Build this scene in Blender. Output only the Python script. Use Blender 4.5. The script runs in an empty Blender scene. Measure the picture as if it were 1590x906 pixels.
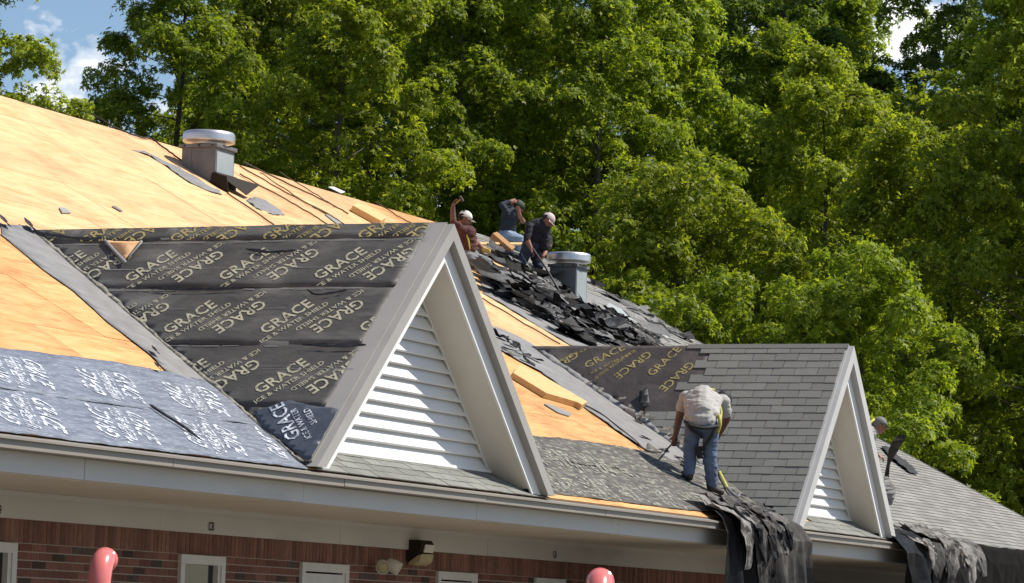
import bpy, bmesh, math, random
import numpy as np
from mathutils import Vector, Matrix, noise
random.seed(7); np.random.seed(7)
R = math.radians
D = bpy.data
SC = bpy.context.scene
COL = SC.collection

# ---------------------------------------------------------------- camera
CAM = Vector((-25.8675, -13.3195, -1.28383))
AX = Vector((0.4015831887, -0.9151975961, 0.0338275421))      # camera right
AU = Vector((-0.1039391783, -0.0088475291, 0.9945443019))     # camera up
AF = Vector((0.9099052642, 0.4029082790, 0.0986779050))       # camera forward
FPX = 5200.0
cd = D.cameras.new('camera'); cam = D.objects.new('camera', cd); COL.objects.link(cam)
cd.sensor_width = 36; cd.lens = FPX / 1590 * 36; cd.clip_start = 0.5; cd.clip_end = 3000
cam.matrix_world = Matrix(((AX.x, AU.x, -AF.x, CAM.x), (AX.y, AU.y, -AF.y, CAM.y), (AX.z, AU.z, -AF.z, CAM.z), (0, 0, 0, 1)))
SC.camera = cam
# ---------------------------------------------------------------- world + sun
SUN = Vector((0.62, -1.0, 1.55)).normalized()
CLOUD = (0.56, 0.72)
w = D.worlds.new('World'); SC.world = w; w.use_nodes = True
nt = w.node_tree; nt.nodes.clear()
def wn(t, **k):
    n = nt.nodes.new(t)
    for a, b in k.items(): setattr(n, a, b)
    return n
out = wn('ShaderNodeOutputWorld'); bg = wn('ShaderNodeBackground'); bg.inputs[1].default_value = 0.095
sky = wn('ShaderNodeTexSky', sky_type='NISHITA', sun_disc=False)
sky.sun_elevation = math.asin(SUN.z); sky.sun_rotation = math.atan2(SUN.x, SUN.y)
sky.air_density = 1.0; sky.dust_density = 0.3; sky.ozone_density = 3.0
tc = wn('ShaderNodeTexCoord'); mp = wn('ShaderNodeMapping'); mp.inputs['Scale'].default_value = (1, 1, 1.5); mp.inputs['Location'].default_value = (0.3, 0.12, 0.0)
nz = wn('ShaderNodeTexNoise'); nz.inputs['Scale'].default_value = 45; nz.inputs['Detail'].default_value = 9; nz.inputs['Roughness'].default_value = 0.55
cr = wn('ShaderNodeValToRGB'); cr.color_ramp.elements[0].position = CLOUD[0]; cr.color_ramp.elements[1].position = CLOUD[1]
mx = wn('ShaderNodeMix', data_type='RGBA'); mx.inputs['B'].default_value = (9.5, 9.6, 9.9, 1)
L = nt.links.new
fac = nz.outputs['Fac']
for px_, py_, rad_, amt in ((105, 150, .023, .27), (1420, 40, .03, .30), (700, 0, .05, .10)):
    dv = (Vector((0.9099052642, 0.4029082790, 0.0986779050)) * 5200 + Vector((0.4015831887, -0.9151975961, 0.0338275421)) * (px_ - 795) - Vector((-0.1039391783, -0.0088475291, 0.9945443019)) * (py_ - 453)).normalized()
    ds = wn('ShaderNodeVectorMath', operation='DISTANCE'); ds.inputs[1].default_value = dv; nt.links.new(tc.outputs['Generated'], ds.inputs[0])
    mr_ = wn('ShaderNodeMapRange', interpolation_type='SMOOTHSTEP'); mr_.inputs[1].default_value = 0; mr_.inputs[2].default_value = rad_; mr_.inputs[3].default_value = amt; mr_.inputs[4].default_value = 0; nt.links.new(ds.outputs['Value'], mr_.inputs[0])
    ad_ = wn('ShaderNodeMath', operation='ADD'); nt.links.new(fac, ad_.inputs[0]); nt.links.new(mr_.outputs[0], ad_.inputs[1]); fac = ad_.outputs[0]
L(tc.outputs['Generated'], mp.inputs[0]); L(mp.outputs[0], nz.inputs['Vector']); L(fac, cr.inputs[0])
L(cr.outputs[0], mx.inputs['Factor']); L(sky.outputs[0], mx.inputs['A']); L(mx.outputs['Result'], bg.inputs[0]); L(bg.outputs[0], out.inputs[0])
sd = D.lights.new('sun', 'SUN'); sd.energy = 5.0; sd.angle = R(0.5); sd.color = (1.0, 0.95, 0.87)
so = D.objects.new('sun', sd); COL.objects.link(so); so.location = (0, 0, 60)
so.rotation_euler = (-SUN).to_track_quat('-Z', 'Y').to_euler()
SC.view_settings.view_transform = 'Standard'; SC.view_settings.look = 'None'
SC.view_settings.exposure = 0.36; SC.view_settings.gamma = 1

# ---------------------------------------------------------------- helpers
def ray(px, py):
    return AX * (px - 795) - AU * (py - 453) + AF * FPX
def at_plane(px, py, n, o):
    d = ray(px, py); n = Vector(n); o = Vector(o)
    return CAM + d * ((o - CAM).dot(n) / d.dot(n))
def at_y(px, py, y): return at_plane(px, py, (0, 1, 0), (0, y, 0))
def at_depth(px, py, dep): return CAM + ray(px, py) * (dep / FPX)
def depth(p): return (Vector(p) - CAM).dot(AF)
def to_px(p):
    d = Vector(p) - CAM; z = d.dot(AF)
    return 795 + FPX * d.dot(AX) / z, 453 - FPX * d.dot(AU) / z
class Frame:
    def __init__(s, o, u, v):
        s.o = Vector(o); s.u = Vector(u).normalized(); s.v = Vector(v).normalized(); s.n = s.u.cross(s.v)
    def P(s, u, v, h=0): return s.o + s.u * u + s.v * v + s.n * h
    def px(s, x, y, h=0):
        p = at_plane(x, y, s.n, s.o + s.n * h) - s.o
        return p.dot(s.u), p.dot(s.v)
    def poly(s, pts): return [s.px(*p) for p in pts]
    def mat(s):
        return Matrix(((s.u.x, s.v.x, s.n.x, 0), (s.u.y, s.v.y, s.n.y, 0), (s.u.z, s.v.z, s.n.z, 0), (0, 0, 0, 1)))
MS = 0.54
RIDGE_Y = 9.39
MAIN = Frame((0, 0, 0), (1, 0, 0), (0, 1, MS))
VLEN = RIDGE_Y * math.sqrt(1 + MS * MS)
VK = math.sqrt(1 + MS * MS)
D1 = dict(x=2.583, z=2.45, t=0.925, fo=0.16, fi=0.36)
D2 = dict(x=14.80, z=2.388, t=1.20, fo=0.22, fi=0.46)
for d in (D1, D2):
    d['h'] = d['z'] / d['t']; d['s'] = math.hypot(1, d['t'])
    d['F'] = Frame((d['x'] - d['h'], 0, 0), (0, -1, 0), (1, 0, d['t']))
    d['len'] = d['h'] * d['s']
def inpoly(x, y, P):
    c = False; j = len(P) - 1
    for i in range(len(P)):
        if (P[i][1] > y) != (P[j][1] > y) and x < (P[j][0] - P[i][0]) * (y - P[i][1]) / (P[j][1] - P[i][1]) + P[i][0]: c = not c
        j = i
    return c

def mesh_of(bm, name):
    me = D.meshes.new(name); bm.to_mesh(me); bm.free(); return me
def link(name, me, m=None, parent=None):
    o = D.objects.new(name, me); COL.objects.link(o)
    if m is not None and me is not None and not me.materials:
        for k in (m if isinstance(m, (list, tuple)) else [m]): me.materials.append(k)
    if parent is not None:
        o.parent = parent
        if parent.type == 'EMPTY': o.matrix_parent_inverse = parent.matrix_basis.inverted()
    return o
def obj(name, bm, m, parent=None, smooth=False):
    if smooth:
        for f in bm.faces: f.smooth = True
    return link(name, mesh_of(bm, name), m, parent)
def tag(o, label=None, cat=None, group=None, kind=None):
    if label: o['label'] = label
    if cat: o['category'] = cat
    if group: o['group'] = group
    if kind: o['kind'] = kind
    return o
def empty(name, loc, label=None, cat=None, group=None):
    o = D.objects.new(name, None); COL.objects.link(o); o.location = loc; o.empty_display_size = .2
    return tag(o, label, cat, group)
def rebase(o):
    """move a single-mesh thing's origin to its lowest centre"""
    me = o.data; n = len(me.vertices); a = np.empty(n * 3); me.vertices.foreach_get('co', a); a = a.reshape(-1, 3)
    c = np.array([(a[:, 0].min() + a[:, 0].max()) / 2, (a[:, 1].min() + a[:, 1].max()) / 2, a[:, 2].min()])
    me.vertices.foreach_set('co', (a - c).ravel()); o.location = Vector(c) + o.location; me.update(); return o
def box(bm, lo, hi, M=None):
    vs = [bm.verts.new((x, y, z)) for x in (lo[0], hi[0]) for y in (lo[1], hi[1]) for z in (lo[2], hi[2])]
    if M is not None:
        for v in vs: v.co = M @ v.co
    for f in ((0, 1, 3, 2), (4, 6, 7, 5), (0, 4, 5, 1), (2, 3, 7, 6), (0, 2, 6, 4), (1, 5, 7, 3)):
        bm.faces.new([vs[i] for i in f])
    return vs
def boxbm(lo, hi, M=None, bev=0):
    bm = bmesh.new(); box(bm, lo, hi, M)
    bmesh.ops.recalc_face_normals(bm, faces=bm.faces)
    if bev: bmesh.ops.bevel(bm, geom=bm.edges[:], offset=bev, segments=1, affect='EDGES')
    return bm
def prism(bm, pts, y0, y1, axis='y'):
    """polygon of (a,b) extruded along an axis"""
    mk = {'y': lambda a, b, c: (a, c, b), 'x': lambda a, b, c: (c, a, b), 'z': lambda a, b, c: (a, b, c)}[axis]
    A = [bm.verts.new(mk(a, b, y0)) for a, b in pts]; B = [bm.verts.new(mk(a, b, y1)) for a, b in pts]
    n = len(pts); fs = [bm.faces.new(A), bm.faces.new(B[::-1])]
    for i in range(n): fs.append(bm.faces.new((A[i], A[(i + 1) % n], B[(i + 1) % n], B[i])))
    bmesh.ops.recalc_face_normals(bm, faces=fs)
def prismbm(pts, y0, y1, axis='y', bev=0):
    bm = bmesh.new(); prism(bm, pts, y0, y1, axis)
    if bev: bmesh.ops.bevel(bm, geom=bm.edges[:], offset=bev, segments=1, affect='EDGES')
    return bm
def tube(bm, pts, r, seg=8, closed_ends=True):
    pts = [Vector(p) for p in pts]; rs = r if isinstance(r, (list, tuple)) else [r] * len(pts)
    rings = []; ref = None
    for i, p in enumerate(pts):
        t = (pts[min(i + 1, len(pts) - 1)] - pts[max(i - 1, 0)]).normalized()
        if ref is None:
            ref = t.orthogonal().normalized()
        else:
            ref = (ref - t * ref.dot(t)).normalized()
        b = t.cross(ref)
        rings.append([bm.verts.new(p + (ref * math.cos(a) + b * math.sin(a)) * rs[i]) for a in [2 * math.pi * k / seg for k in range(seg)]])
    for A, B in zip(rings, rings[1:]):
        for k in range(seg): bm.faces.new((A[k], A[(k + 1) % seg], B[(k + 1) % seg], B[k]))
    if closed_ends:
        bm.faces.new(rings[0][::-1]); bm.faces.new(rings[-1])
def lathe(bm, prof, c, seg=32, axis=Vector((0, 0, 1)), ang0=0):
    c = Vector(c); axis = Vector(axis).normalized(); a = axis.orthogonal().normalized(); b = axis.cross(a)
    rings = []
    for r, z in prof:
        rings.append([bm.verts.new(c + axis * z + (a * math.cos(t) + b * math.sin(t)) * max(r, 1e-4)) for t in [2 * math.pi * k / seg + ang0 for k in range(seg)]])
    for A, B in zip(rings, rings[1:]):
        for k in range(seg): bm.faces.new((A[k], A[(k + 1) % seg], B[(k + 1) % seg], B[k]))
    bm.faces.new(rings[0][::-1]); bm.faces.new(rings[-1])
def smooth_path(pts, n=6):
    pts = [Vector(p) for p in pts]; o = []
    for i in range(len(pts) - 1):
        p0, p1, p2, p3 = pts[max(i - 1, 0)], pts[i], pts[i + 1], pts[min(i + 2, len(pts) - 1)]
        for k in range(n):
            t = k / n
            o.append(0.5 * ((2 * p1) + (p2 - p0) * t + (2 * p0 - 5 * p1 + 4 * p2 - p3) * t * t + (3 * p1 - p0 - 3 * p2 + p3) * t ** 3))
    o.append(pts[-1]); return o

# ---------------------------------------------------------------- materials
def mat(name, c1, c2=None, rough=0.7, scale=8.0, detail=6, stretch=(1, 1, 1), bump=0.0, bscale=None, metal=0.0, objrand=0.0, islrand=0.0, spec=0.4, contrast=(0.3, 0.7), stains=None, rotz=0, bdist=0.02):
    m = D.materials.new(name); m.use_nodes = True; t = m.node_tree; N = t.nodes; K = t.links.new
    b = N['Principled BSDF']; b.inputs['Roughness'].default_value = rough; b.inputs['Metallic'].default_value = metal
    b.inputs['Specular IOR Level'].default_value = spec
    c2 = c2 or tuple(x * 0.8 for x in c1)
    co = N.new('ShaderNodeTexCoord'); mpn = N.new('ShaderNodeMapping'); mpn.inputs['Scale'].default_value = stretch; mpn.inputs['Rotation'].default_value = (0, 0, rotz)
    K(co.outputs['Object'], mpn.inputs[0]); vec = mpn.outputs[0]
    oi = N.new('ShaderNodeObjectInfo')
    if objrand:
        ad = N.new('ShaderNodeVectorMath'); ad.operation = 'MULTIPLY_ADD'; cmb = N.new('ShaderNodeCombineXYZ')
        for i in range(3): K(oi.outputs['Random'], cmb.inputs[i])
        K(cmb.outputs[0], ad.inputs[0]); ad.inputs[1].default_value = (37, 53, 71); K(vec, ad.inputs[2]); vec = ad.outputs[0]
    n1 = N.new('ShaderNodeTexNoise'); n1.inputs['Scale'].default_value = scale; n1.inputs['Detail'].default_value = detail; n1.inputs['Roughness'].default_value = .6
    K(vec, n1.inputs['Vector'])
    rp = N.new('ShaderNodeValToRGB'); e = rp.color_ramp.elements
    e[0].position, e[1].position = contrast; e[0].color = (*c2, 1); e[1].color = (*c1, 1)
    K(n1.outputs['Fac'], rp.inputs[0]); col = rp.outputs[0]
    def vary(src, amt, col):
        mr = N.new('ShaderNodeMapRange'); K(src, mr.inputs[0]); mr.inputs[3].default_value = 1 - amt; mr.inputs[4].default_value = 1 + amt
        vm = N.new('ShaderNodeVectorMath'); vm.operation = 'SCALE'; K(col, vm.inputs[0]); K(mr.outputs[0], vm.inputs['Scale']); return vm.outputs[0]
    if objrand: col = vary(oi.outputs['Random'], objrand, col)
    if islrand:
        g = N.new('ShaderNodeNewGeometry'); col = vary(g.outputs['Random Per Island'], islrand, col)
    if stains:
        sc_, lo, hi, c3 = stains
        n3 = N.new('ShaderNodeTexNoise'); n3.inputs['Scale'].default_value = sc_; n3.inputs['Detail'].default_value = 5; K(vec, n3.inputs['Vector'])
        r3 = N.new('ShaderNodeValToRGB'); r3.color_ramp.elements[0].position = lo; r3.color_ramp.elements[1].position = hi; K(n3.outputs['Fac'], r3.inputs[0])
        mm = N.new('ShaderNodeMix'); mm.data_type = 'RGBA'; K(r3.outputs[0], mm.inputs['Factor']); K(col, mm.inputs['A']); mm.inputs['B'].default_value = (*c3, 1); col = mm.outputs['Result']
    K(col, b.inputs['Base Color'])
    if bump:
        n2 = N.new('ShaderNodeTexNoise'); n2.inputs['Scale'].default_value = bscale or scale * 3; n2.inputs['Detail'].default_value = 4; K(vec, n2.inputs['Vector'])
        bp = N.new('ShaderNodeBump'); bp.inputs['Strength'].default_value = bump; bp.inputs['Distance'].default_value = bdist
        K(n2.outputs['Fac'], bp.inputs['Height']); K(bp.outputs[0], b.inputs['Normal'])
    return m

def osb_mat(name, ca, cb, cc):
    m = D.materials.new(name); m.use_nodes = True; t = m.node_tree; N = t.nodes; K = t.links.new
    b = N['Principled BSDF']; b.inputs['Roughness'].default_value = .75; b.inputs['Specular IOR Level'].default_value = .2
    co = N.new('ShaderNodeTexCoord'); oi = N.new('ShaderNodeObjectInfo')
    cmb = N.new('ShaderNodeCombineXYZ')
    for i in range(3): K(oi.outputs['Random'], cmb.inputs[i])
    ad = N.new('ShaderNodeVectorMath'); ad.operation = 'MULTIPLY_ADD'; K(cmb.outputs[0], ad.inputs[0]); ad.inputs[1].default_value = (37, 53, 71); K(co.outputs['Object'], ad.inputs[2])
    mp1 = N.new('ShaderNodeMapping'); mp1.inputs['Scale'].default_value = (5, 30, 30); K(ad.outputs[0], mp1.inputs[0])
    vo = N.new('ShaderNodeTexVoronoi'); vo.inputs['Scale'].default_value = 1.0; K(mp1.outputs[0], vo.inputs['Vector'])
    sp = N.new('ShaderNodeSeparateColor'); K(vo.outputs['Color'], sp.inputs[0])
    mp2 = N.new('ShaderNodeMapping'); mp2.inputs['Scale'].default_value = (0.8, 3.5, 3.5); K(ad.outputs[0], mp2.inputs[0])
    n1 = N.new('ShaderNodeTexNoise'); n1.inputs['Scale'].default_value = 1.6; n1.inputs['Detail'].default_value = 7; K(mp2.outputs[0], n1.inputs['Vector'])
    mth = N.new('ShaderNodeMath'); mth.operation = 'MULTIPLY_ADD'; K(sp.outputs[0], mth.inputs[0]); mth.inputs[1].default_value = .55
    sub = N.new('ShaderNodeMath'); sub.operation = 'MULTIPLY_ADD'; K(n1.outputs['Fac'], sub.inputs[0]); sub.inputs[1].default_value = 1.5; sub.inputs[2].default_value = -.5
    K(sub.outputs[0], mth.inputs[2])
    rp = N.new('ShaderNodeValToRGB'); e = rp.color_ramp.elements; e[0].position = .0; e[0].color = (*cc, 1); e[1].position = 1.0; e[1].color = (*ca, 1)
    el = e.new(.42); el.color = (*cb, 1)
    K(mth.outputs[0], rp.inputs[0])
    mr = N.new('ShaderNodeMapRange'); K(oi.outputs['Random'], mr.inputs[0]); mr.inputs[3].default_value = .9; mr.inputs[4].default_value = 1.08
    n4 = N.new('ShaderNodeTexNoise'); n4.inputs['Scale'].default_value = 1.1; n4.inputs['Detail'].default_value = 5; K(ad.outputs[0], n4.inputs['Vector'])
    m4 = N.new('ShaderNodeMapRange'); K(n4.outputs['Fac'], m4.inputs[0]); m4.inputs[1].default_value = .35; m4.inputs[2].default_value = .55; m4.inputs[3].default_value = .84; m4.inputs[4].default_value = 1.03
    mu4 = N.new('ShaderNodeMath'); mu4.operation = 'MULTIPLY'; K(mr.outputs[0], mu4.inputs[0]); K(m4.outputs[0], mu4.inputs[1])
    vm = N.new('ShaderNodeVectorMath'); vm.operation = 'SCALE'; K(rp.outputs[0], vm.inputs[0]); K(mu4.outputs[0], vm.inputs['Scale']); K(vm.outputs[0], b.inputs['Base Color'])
    bp = N.new('ShaderNodeBump'); bp.inputs['Strength'].default_value = .25; bp.inputs['Distance'].default_value = .004; K(sp.outputs[1], bp.inputs['Height']); K(bp.outputs[0], b.inputs['Normal'])
    return m

M = {}
M['osb'] = osb_mat('osb', (.72, .455, .245), (.65, .385, .19), (.54, .29, .125))
M['osb_low'] = osb_mat('osb_low', (.665, .38, .165), (.58, .30, .115), (.43, .195, .07))
M['lumber'] = mat('lumber', (.66, .44, .20), (.50, .31, .12), rough=.7, scale=6, stretch=(1, 8, 8), objrand=.1, bump=.1)
M['lumber_dark'] = mat('lumber_dark', (.40, .22, .08), (.30, .15, .05), rough=.7, scale=6, stretch=(1, 8, 8), objrand=.1)
M['slab'] = mat('roof_slab', (.10, .07, .04), rough=.9)
M['felt'] = mat('felt', (.088, .080, .070), (.052, .048, .043), rough=.6, scale=3.5, detail=9, stretch=(1, .6, 1.6), bump=.4, bscale=10, spec=.4, stains=(2.6, .48, .72, (.155, .146, .13)))
M['felt_brown'] = mat('felt_brown', (.085, .068, .06), (.055, .046, .043), rough=.6, scale=4, bump=.3, bscale=14, spec=.35, stains=(2.5, .5, .75, (.13, .11, .10)))
M['felt_blue'] = mat('felt_blue', (.075, .085, .105), (.05, .055, .07), rough=.42, scale=5, bump=.5, bscale=9)
M['silver'] = mat('silver_sheet', (.205, .225, .265), (.105, .118, .148), rough=.45, scale=3, detail=10, stretch=(1, 5, 5), bump=.35, bscale=16, contrast=(.35, .65), spec=.5, stains=(9, .54, .70, (.30, .32, .37)))
M['grey_sheet'] = mat('grey_sheet', (.115, .102, .088), (.05, .046, .042), rough=.85, scale=3.5, detail=10, stretch=(1, 3, 3), bump=.15, bscale=16, contrast=(.35, .65), stains=(6, .52, .68, (.25, .25, .19)))
M['valley'] = mat('valley_strip', (.25, .24, .23), (.17, .165, .16), rough=.6, scale=5, bump=.25, bscale=20)
M['fray'] = mat('frayed_edge', (.36, .32, .25), (.15, .14, .12), rough=.85, scale=22, objrand=.3, contrast=(.38, .6))
M['ink'] = mat('pale_ink', (.44, .41, .29), (.11, .105, .085), rough=.6, scale=18, contrast=(.32, .48))
M['ink_y'] = mat('yellow_ink', (.37, .30, .115), (.10, .085, .055), rough=.6, scale=18, contrast=(.32, .50))
M['ink_w'] = mat('white_ink', (.80, .83, .88), (.24, .26, .30), rough=.5, scale=20, contrast=(.42, .60))
M['ink_g'] = mat('grey_ink', (.36, .345, .285), (.11, .105, .09), rough=.8, scale=9, contrast=(.36, .60))
M['black_ink'] = mat('black_ink', (.02, .02, .02), rough=.5)
M['shingle'] = mat('shingle', (.25, .247, .222), (.172, .170, .152), rough=.9, scale=160, detail=3, objrand=.09, bump=.3, bscale=200, spec=.2, stains=(3, .5, .8, (.20, .192, .175)))
M['shingle_far'] = mat('shingle_far', (.285, .275, .25), (.21, .20, .182), rough=.9, scale=60, detail=4, islrand=.17, bump=.2, bscale=150, spec=.2)
M['skirt'] = mat('shingle_skirt', (.24, .24, .215), (.165, .165, .15), rough=.9, scale=40, detail=4, objrand=.16, bump=.3, bscale=150, spec=.2)
M['debris'] = mat('torn_shingle', (.27, .265, .26), (.16, .158, .155), rough=.85, scale=40, objrand=.5, bump=.3, bscale=90, spec=.25)
M['debris_dark'] = mat('torn_felt', (.022, .022, .023), (.012, .012, .013), rough=.6, scale=12, objrand=.3, bump=.4, bscale=20)
M['white'] = mat('white_paint', (.80, .79, .77), (.74, .73, .71), rough=.5, scale=3, bump=.04, bscale=20)
M['offwhite'] = mat('offwhite_paint', (.52, .505, .475), (.46, .45, .425), rough=.55, scale=2.5, stretch=(.3, 1, 1), stains=(1.4, .62, .8, (.33, .31, .28)))
M['taupe'] = mat('taupe_metal', (.27, .24, .205), (.23, .205, .175), rough=.5, scale=2.5, stretch=(.4, 1, 1), stains=(2, .6, .85, (.20, .18, .155)))
M['rake'] = mat('rake_trim', (.34, .32, .295), (.30, .282, .26), rough=.5, scale=2.5)
M['rake2'] = mat('rake_trim_pale', (.50, .49, .47), (.44, .43, .41), rough=.5, scale=2.5)
M['soffit'] = mat('soffit_paint', (.66, .60, .51), (.60, .545, .46), rough=.6, scale=2, stains=(1.2, .6, .8, (.56, .50, .42)))
M['brick'] = mat('brick', (.215, .095, .07), (.155, .072, .055), rough=.9, scale=20, objrand=.28, bump=.3, bscale=60, spec=.2)
M['brick_dark'] = mat('brick_dark', (.10, .07, .058), (.06, .045, .04), rough=.9, scale=20, objrand=.3, bump=.3, bscale=60, spec=.2)
M['brick_isl'] = mat('brick_soldier', (.23, .115, .085), (.16, .08, .06), rough=.9, scale=12, islrand=.3, bump=.3, bscale=60, spec=.2)
M['mortar'] = mat('mortar', (.40, .345, .29), (.32, .28, .24), rough=.95, scale=30)
M['glass'] = mat('window_glass', (.02, .022, .02), rough=.08, spec=.6)
M['frame'] = mat('window_frame', (.60, .58, .54), (.52, .50, .47), rough=.5, scale=6)
M['galv'] = mat('galvanised', (.20, .20, .205), (.15, .15, .155), rough=.55, scale=5, metal=.4, bump=.05, stains=(3, .55, .8, (.25, .245, .24)))
M['galv_pale_lit'] = mat('galvanised_pale_lit', (.44, .475, .47), (.38, .41, .405), rough=.45, scale=4, metal=.4)  # paler galvanised: sunlit curb side put into the colour; also the pale metal strip
M['alu'] = mat('spun_aluminium', (.66, .64, .64), (.56, .55, .55), rough=.35, scale=3, metal=.8)
M['bronze'] = mat('bronze_metal', (.028, .021, .016), rough=.75, spec=.2)
M['lens'] = mat('amber_lens', (.50, .42, .22), (.38, .32, .18), rough=.25, scale=12)
M['cream'] = mat('cream_plastic', (.72, .68, .58), rough=.4)
M['red'] = mat('red_paint', (.72, .19, .17), (.62, .15, .135), rough=.22, scale=3, spec=.6)
M['rope'] = mat('rope', (.16, .10, .055), (.10, .06, .035), rough=.9)
M['rope_dark'] = mat('rope_dark', (.06, .045, .035), rough=.9)
M['tarp'] = mat('black_tarp', (.03, .03, .032), (.018, .018, .02), rough=.45, scale=3, bump=.6, bscale=10, spec=.3)
M['tarp_dark'] = mat('dark_tarp', (.055, .05, .047), (.03, .028, .027), rough=.8, scale=4, bump=.3, bscale=14, spec=.2)
M['torn_pale'] = mat('torn_pale', (.46, .435, .405), (.26, .245, .23), rough=.9, scale=9, objrand=.3, bump=.6, bscale=24, spec=.15, stains=(7, .5, .62, (.12, .11, .105)))
M['tarp_grey'] = mat('grey_tarp', (.175, .163, .15), (.075, .07, .066), rough=.75, scale=4, stretch=(1.2, 1.2, .8), bump=.3, bscale=16, stains=(3.5, .54, .70, (.24, .225, .205)), spec=.2)
M['net'] = mat('dark_net', (.032, .028, .026), (.016, .015, .014), rough=.95, spec=.1, scale=4, stretch=(3, 3, .6), bump=.4, bscale=12, stains=(6, .55, .75, (.034, .029, .026)))
M['steel'] = mat('dark_steel', (.05, .05, .055), rough=.6, metal=.2)
M['grass'] = mat('gravel_ground', (.18, .155, .125), (.13, .115, .09), rough=.95, scale=.6, detail=9, bump=.4, bscale=6)
M['bark'] = mat('bark', (.10, .08, .065), (.05, .042, .035), rough=.95, scale=6, stretch=(4, 4, .7), bump=.6, bscale=14)
M['skin'] = mat('skin', (.30, .135, .085), (.24, .105, .065), rough=.55, scale=10)
M['skin_dark'] = mat('skin_dark', (.16, .075, .05), (.12, .055, .038), rough=.55, scale=10)
M['denim'] = mat('denim', (.14, .18, .26), (.085, .115, .18), rough=.85, scale=7, bump=.5, bscale=10)
M['denim_pale'] = mat('denim_pale', (.27, .34, .44), (.18, .23, .32), rough=.85, scale=7, bump=.5, bscale=10)
M['denim_dark'] = mat('denim_dark', (.05, .06, .10), (.03, .036, .06), rough=.85, scale=7, bump=.5, bscale=10)
M['shirt_grey'] = mat('shirt_grey', (.44, .42, .39), (.34, .325, .30), rough=.9, scale=6, bump=.6, bscale=9)
M['shirt_black'] = mat('shirt_black', (.025, .022, .03), (.014, .013, .018), rough=.85, scale=6, bump=.5, bscale=9)
M['shirt_navy'] = mat('shirt_navy', (.03, .036, .055), (.018, .022, .033), rough=.85, scale=6, bump=.5, bscale=9)
M['shirt_maroon'] = mat('shirt_maroon', (.10, .03, .025), (.05, .018, .016), rough=.85, scale=6, bump=.5, bscale=9)
M['trouser_grey'] = mat('trouser_grey', (.24, .25, .26), (.16, .165, .17), rough=.9, scale=6, bump=.5, bscale=9)
M['boot'] = mat('boot_leather', (.045, .035, .028), rough=.6)
M['boot_tan'] = mat('boot_tan', (.30, .15, .06), (.22, .10, .04), rough=.7)
M['cap_white'] = mat('cap_white', (.75, .72, .66), rough=.8)
M['cap_grey'] = mat('cap_grey', (.20, .195, .18), rough=.8)
M['cap_pink'] = mat('cap_pink', (.62, .50, .46), (.5, .40, .37), rough=.8)
M['cap_dark'] = mat('cap_dark', (.06, .075, .055), rough=.8)
M['strap_y'] = mat('strap_yellow', (.55, .50, .10), rough=.7)
M['strap_k'] = mat('strap_black', (.02, .02, .02), rough=.7)
M['glove'] = mat('glove_yellow', (.70, .45, .12), rough=.8)

# leaves
def leaf_mat(name, c_lo, c_mid, c_hi, trans=.38):
    m = D.materials.new(name); m.use_nodes = True; t = m.node_tree; N = t.nodes; K = t.links.new
    N.clear(); o = N.new('ShaderNodeOutputMaterial'); g = N.new('ShaderNodeNewGeometry'); oi = N.new('ShaderNodeObjectInfo')
    rp = N.new('ShaderNodeValToRGB'); e = rp.color_ramp.elements; e[0].color = (*c_lo, 1); e[1].color = (*c_hi, 1); el = e.new(.55); el.color = (*c_mid, 1)
    K(g.outputs['Random Per Island'], rp.inputs[0])
    mr = N.new('ShaderNodeMapRange'); K(oi.outputs['Random'], mr.inputs[0]); mr.inputs[3].default_value = .85; mr.inputs[4].default_value = 1.15
    vm = N.new('ShaderNodeVectorMath'); vm.operation = 'SCALE'; K(rp.outputs[0], vm.inputs[0]); K(mr.outputs[0], vm.inputs['Scale'])
    b = N.new('ShaderNodeBsdfPrincipled'); b.inputs['Roughness'].default_value = .5; b.inputs['Specular IOR Level'].default_value = .22; K(vm.outputs[0], b.inputs['Base Color'])
    tr = N.new('ShaderNodeBsdfTranslucent'); v2 = N.new('ShaderNodeVectorMath'); v2.operation = 'MULTIPLY'; K(vm.outputs[0], v2.inputs[0]); v2.inputs[1].default_value = (1.5, 1.5, .6); K(v2.outputs[0], tr.inputs[0])
    mx = N.new('ShaderNodeMixShader'); mx.inputs[0].default_value = trans; K(b.outputs[0], mx.inputs[1]); K(tr.outputs[0], mx.inputs[2]); K(mx.outputs[0], o.inputs[0])
    return m
M['leaf'] = leaf_mat('maple_leaf', (.10, .15, .014), (.205, .27, .026), (.33, .375, .046), .52)
M['leaf2'] = leaf_mat('maple_leaf_fresh', (.11, .155, .014), (.235, .285, .028), (.36, .39, .05), .52)
M['leaf_dark'] = leaf_mat('dark_leaf', (.065, .11, .016), (.13, .19, .028), (.20, .25, .042), .5)

# ---------------------------------------------------------------- ground
bm = bmesh.new()
bmesh.ops.create_grid(bm, x_segments=60, y_segments=60, size=600)
GZ = -2.9
for v in bm.verts: v.co.z = GZ
g = obj('ground', bm, M['grass']); g['kind'] = 'structure'

# ================================================================ BUILDING
B = empty('brick_building', (5, 2, GZ), 'long red brick building with steep roof half stripped to bare boards', 'building')
XL, XR = -17.0, 29.3
RX = 25.8                       # ridge end; the rake runs from here down to XR at the eave
BACK = RIDGE_Y * 2
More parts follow.
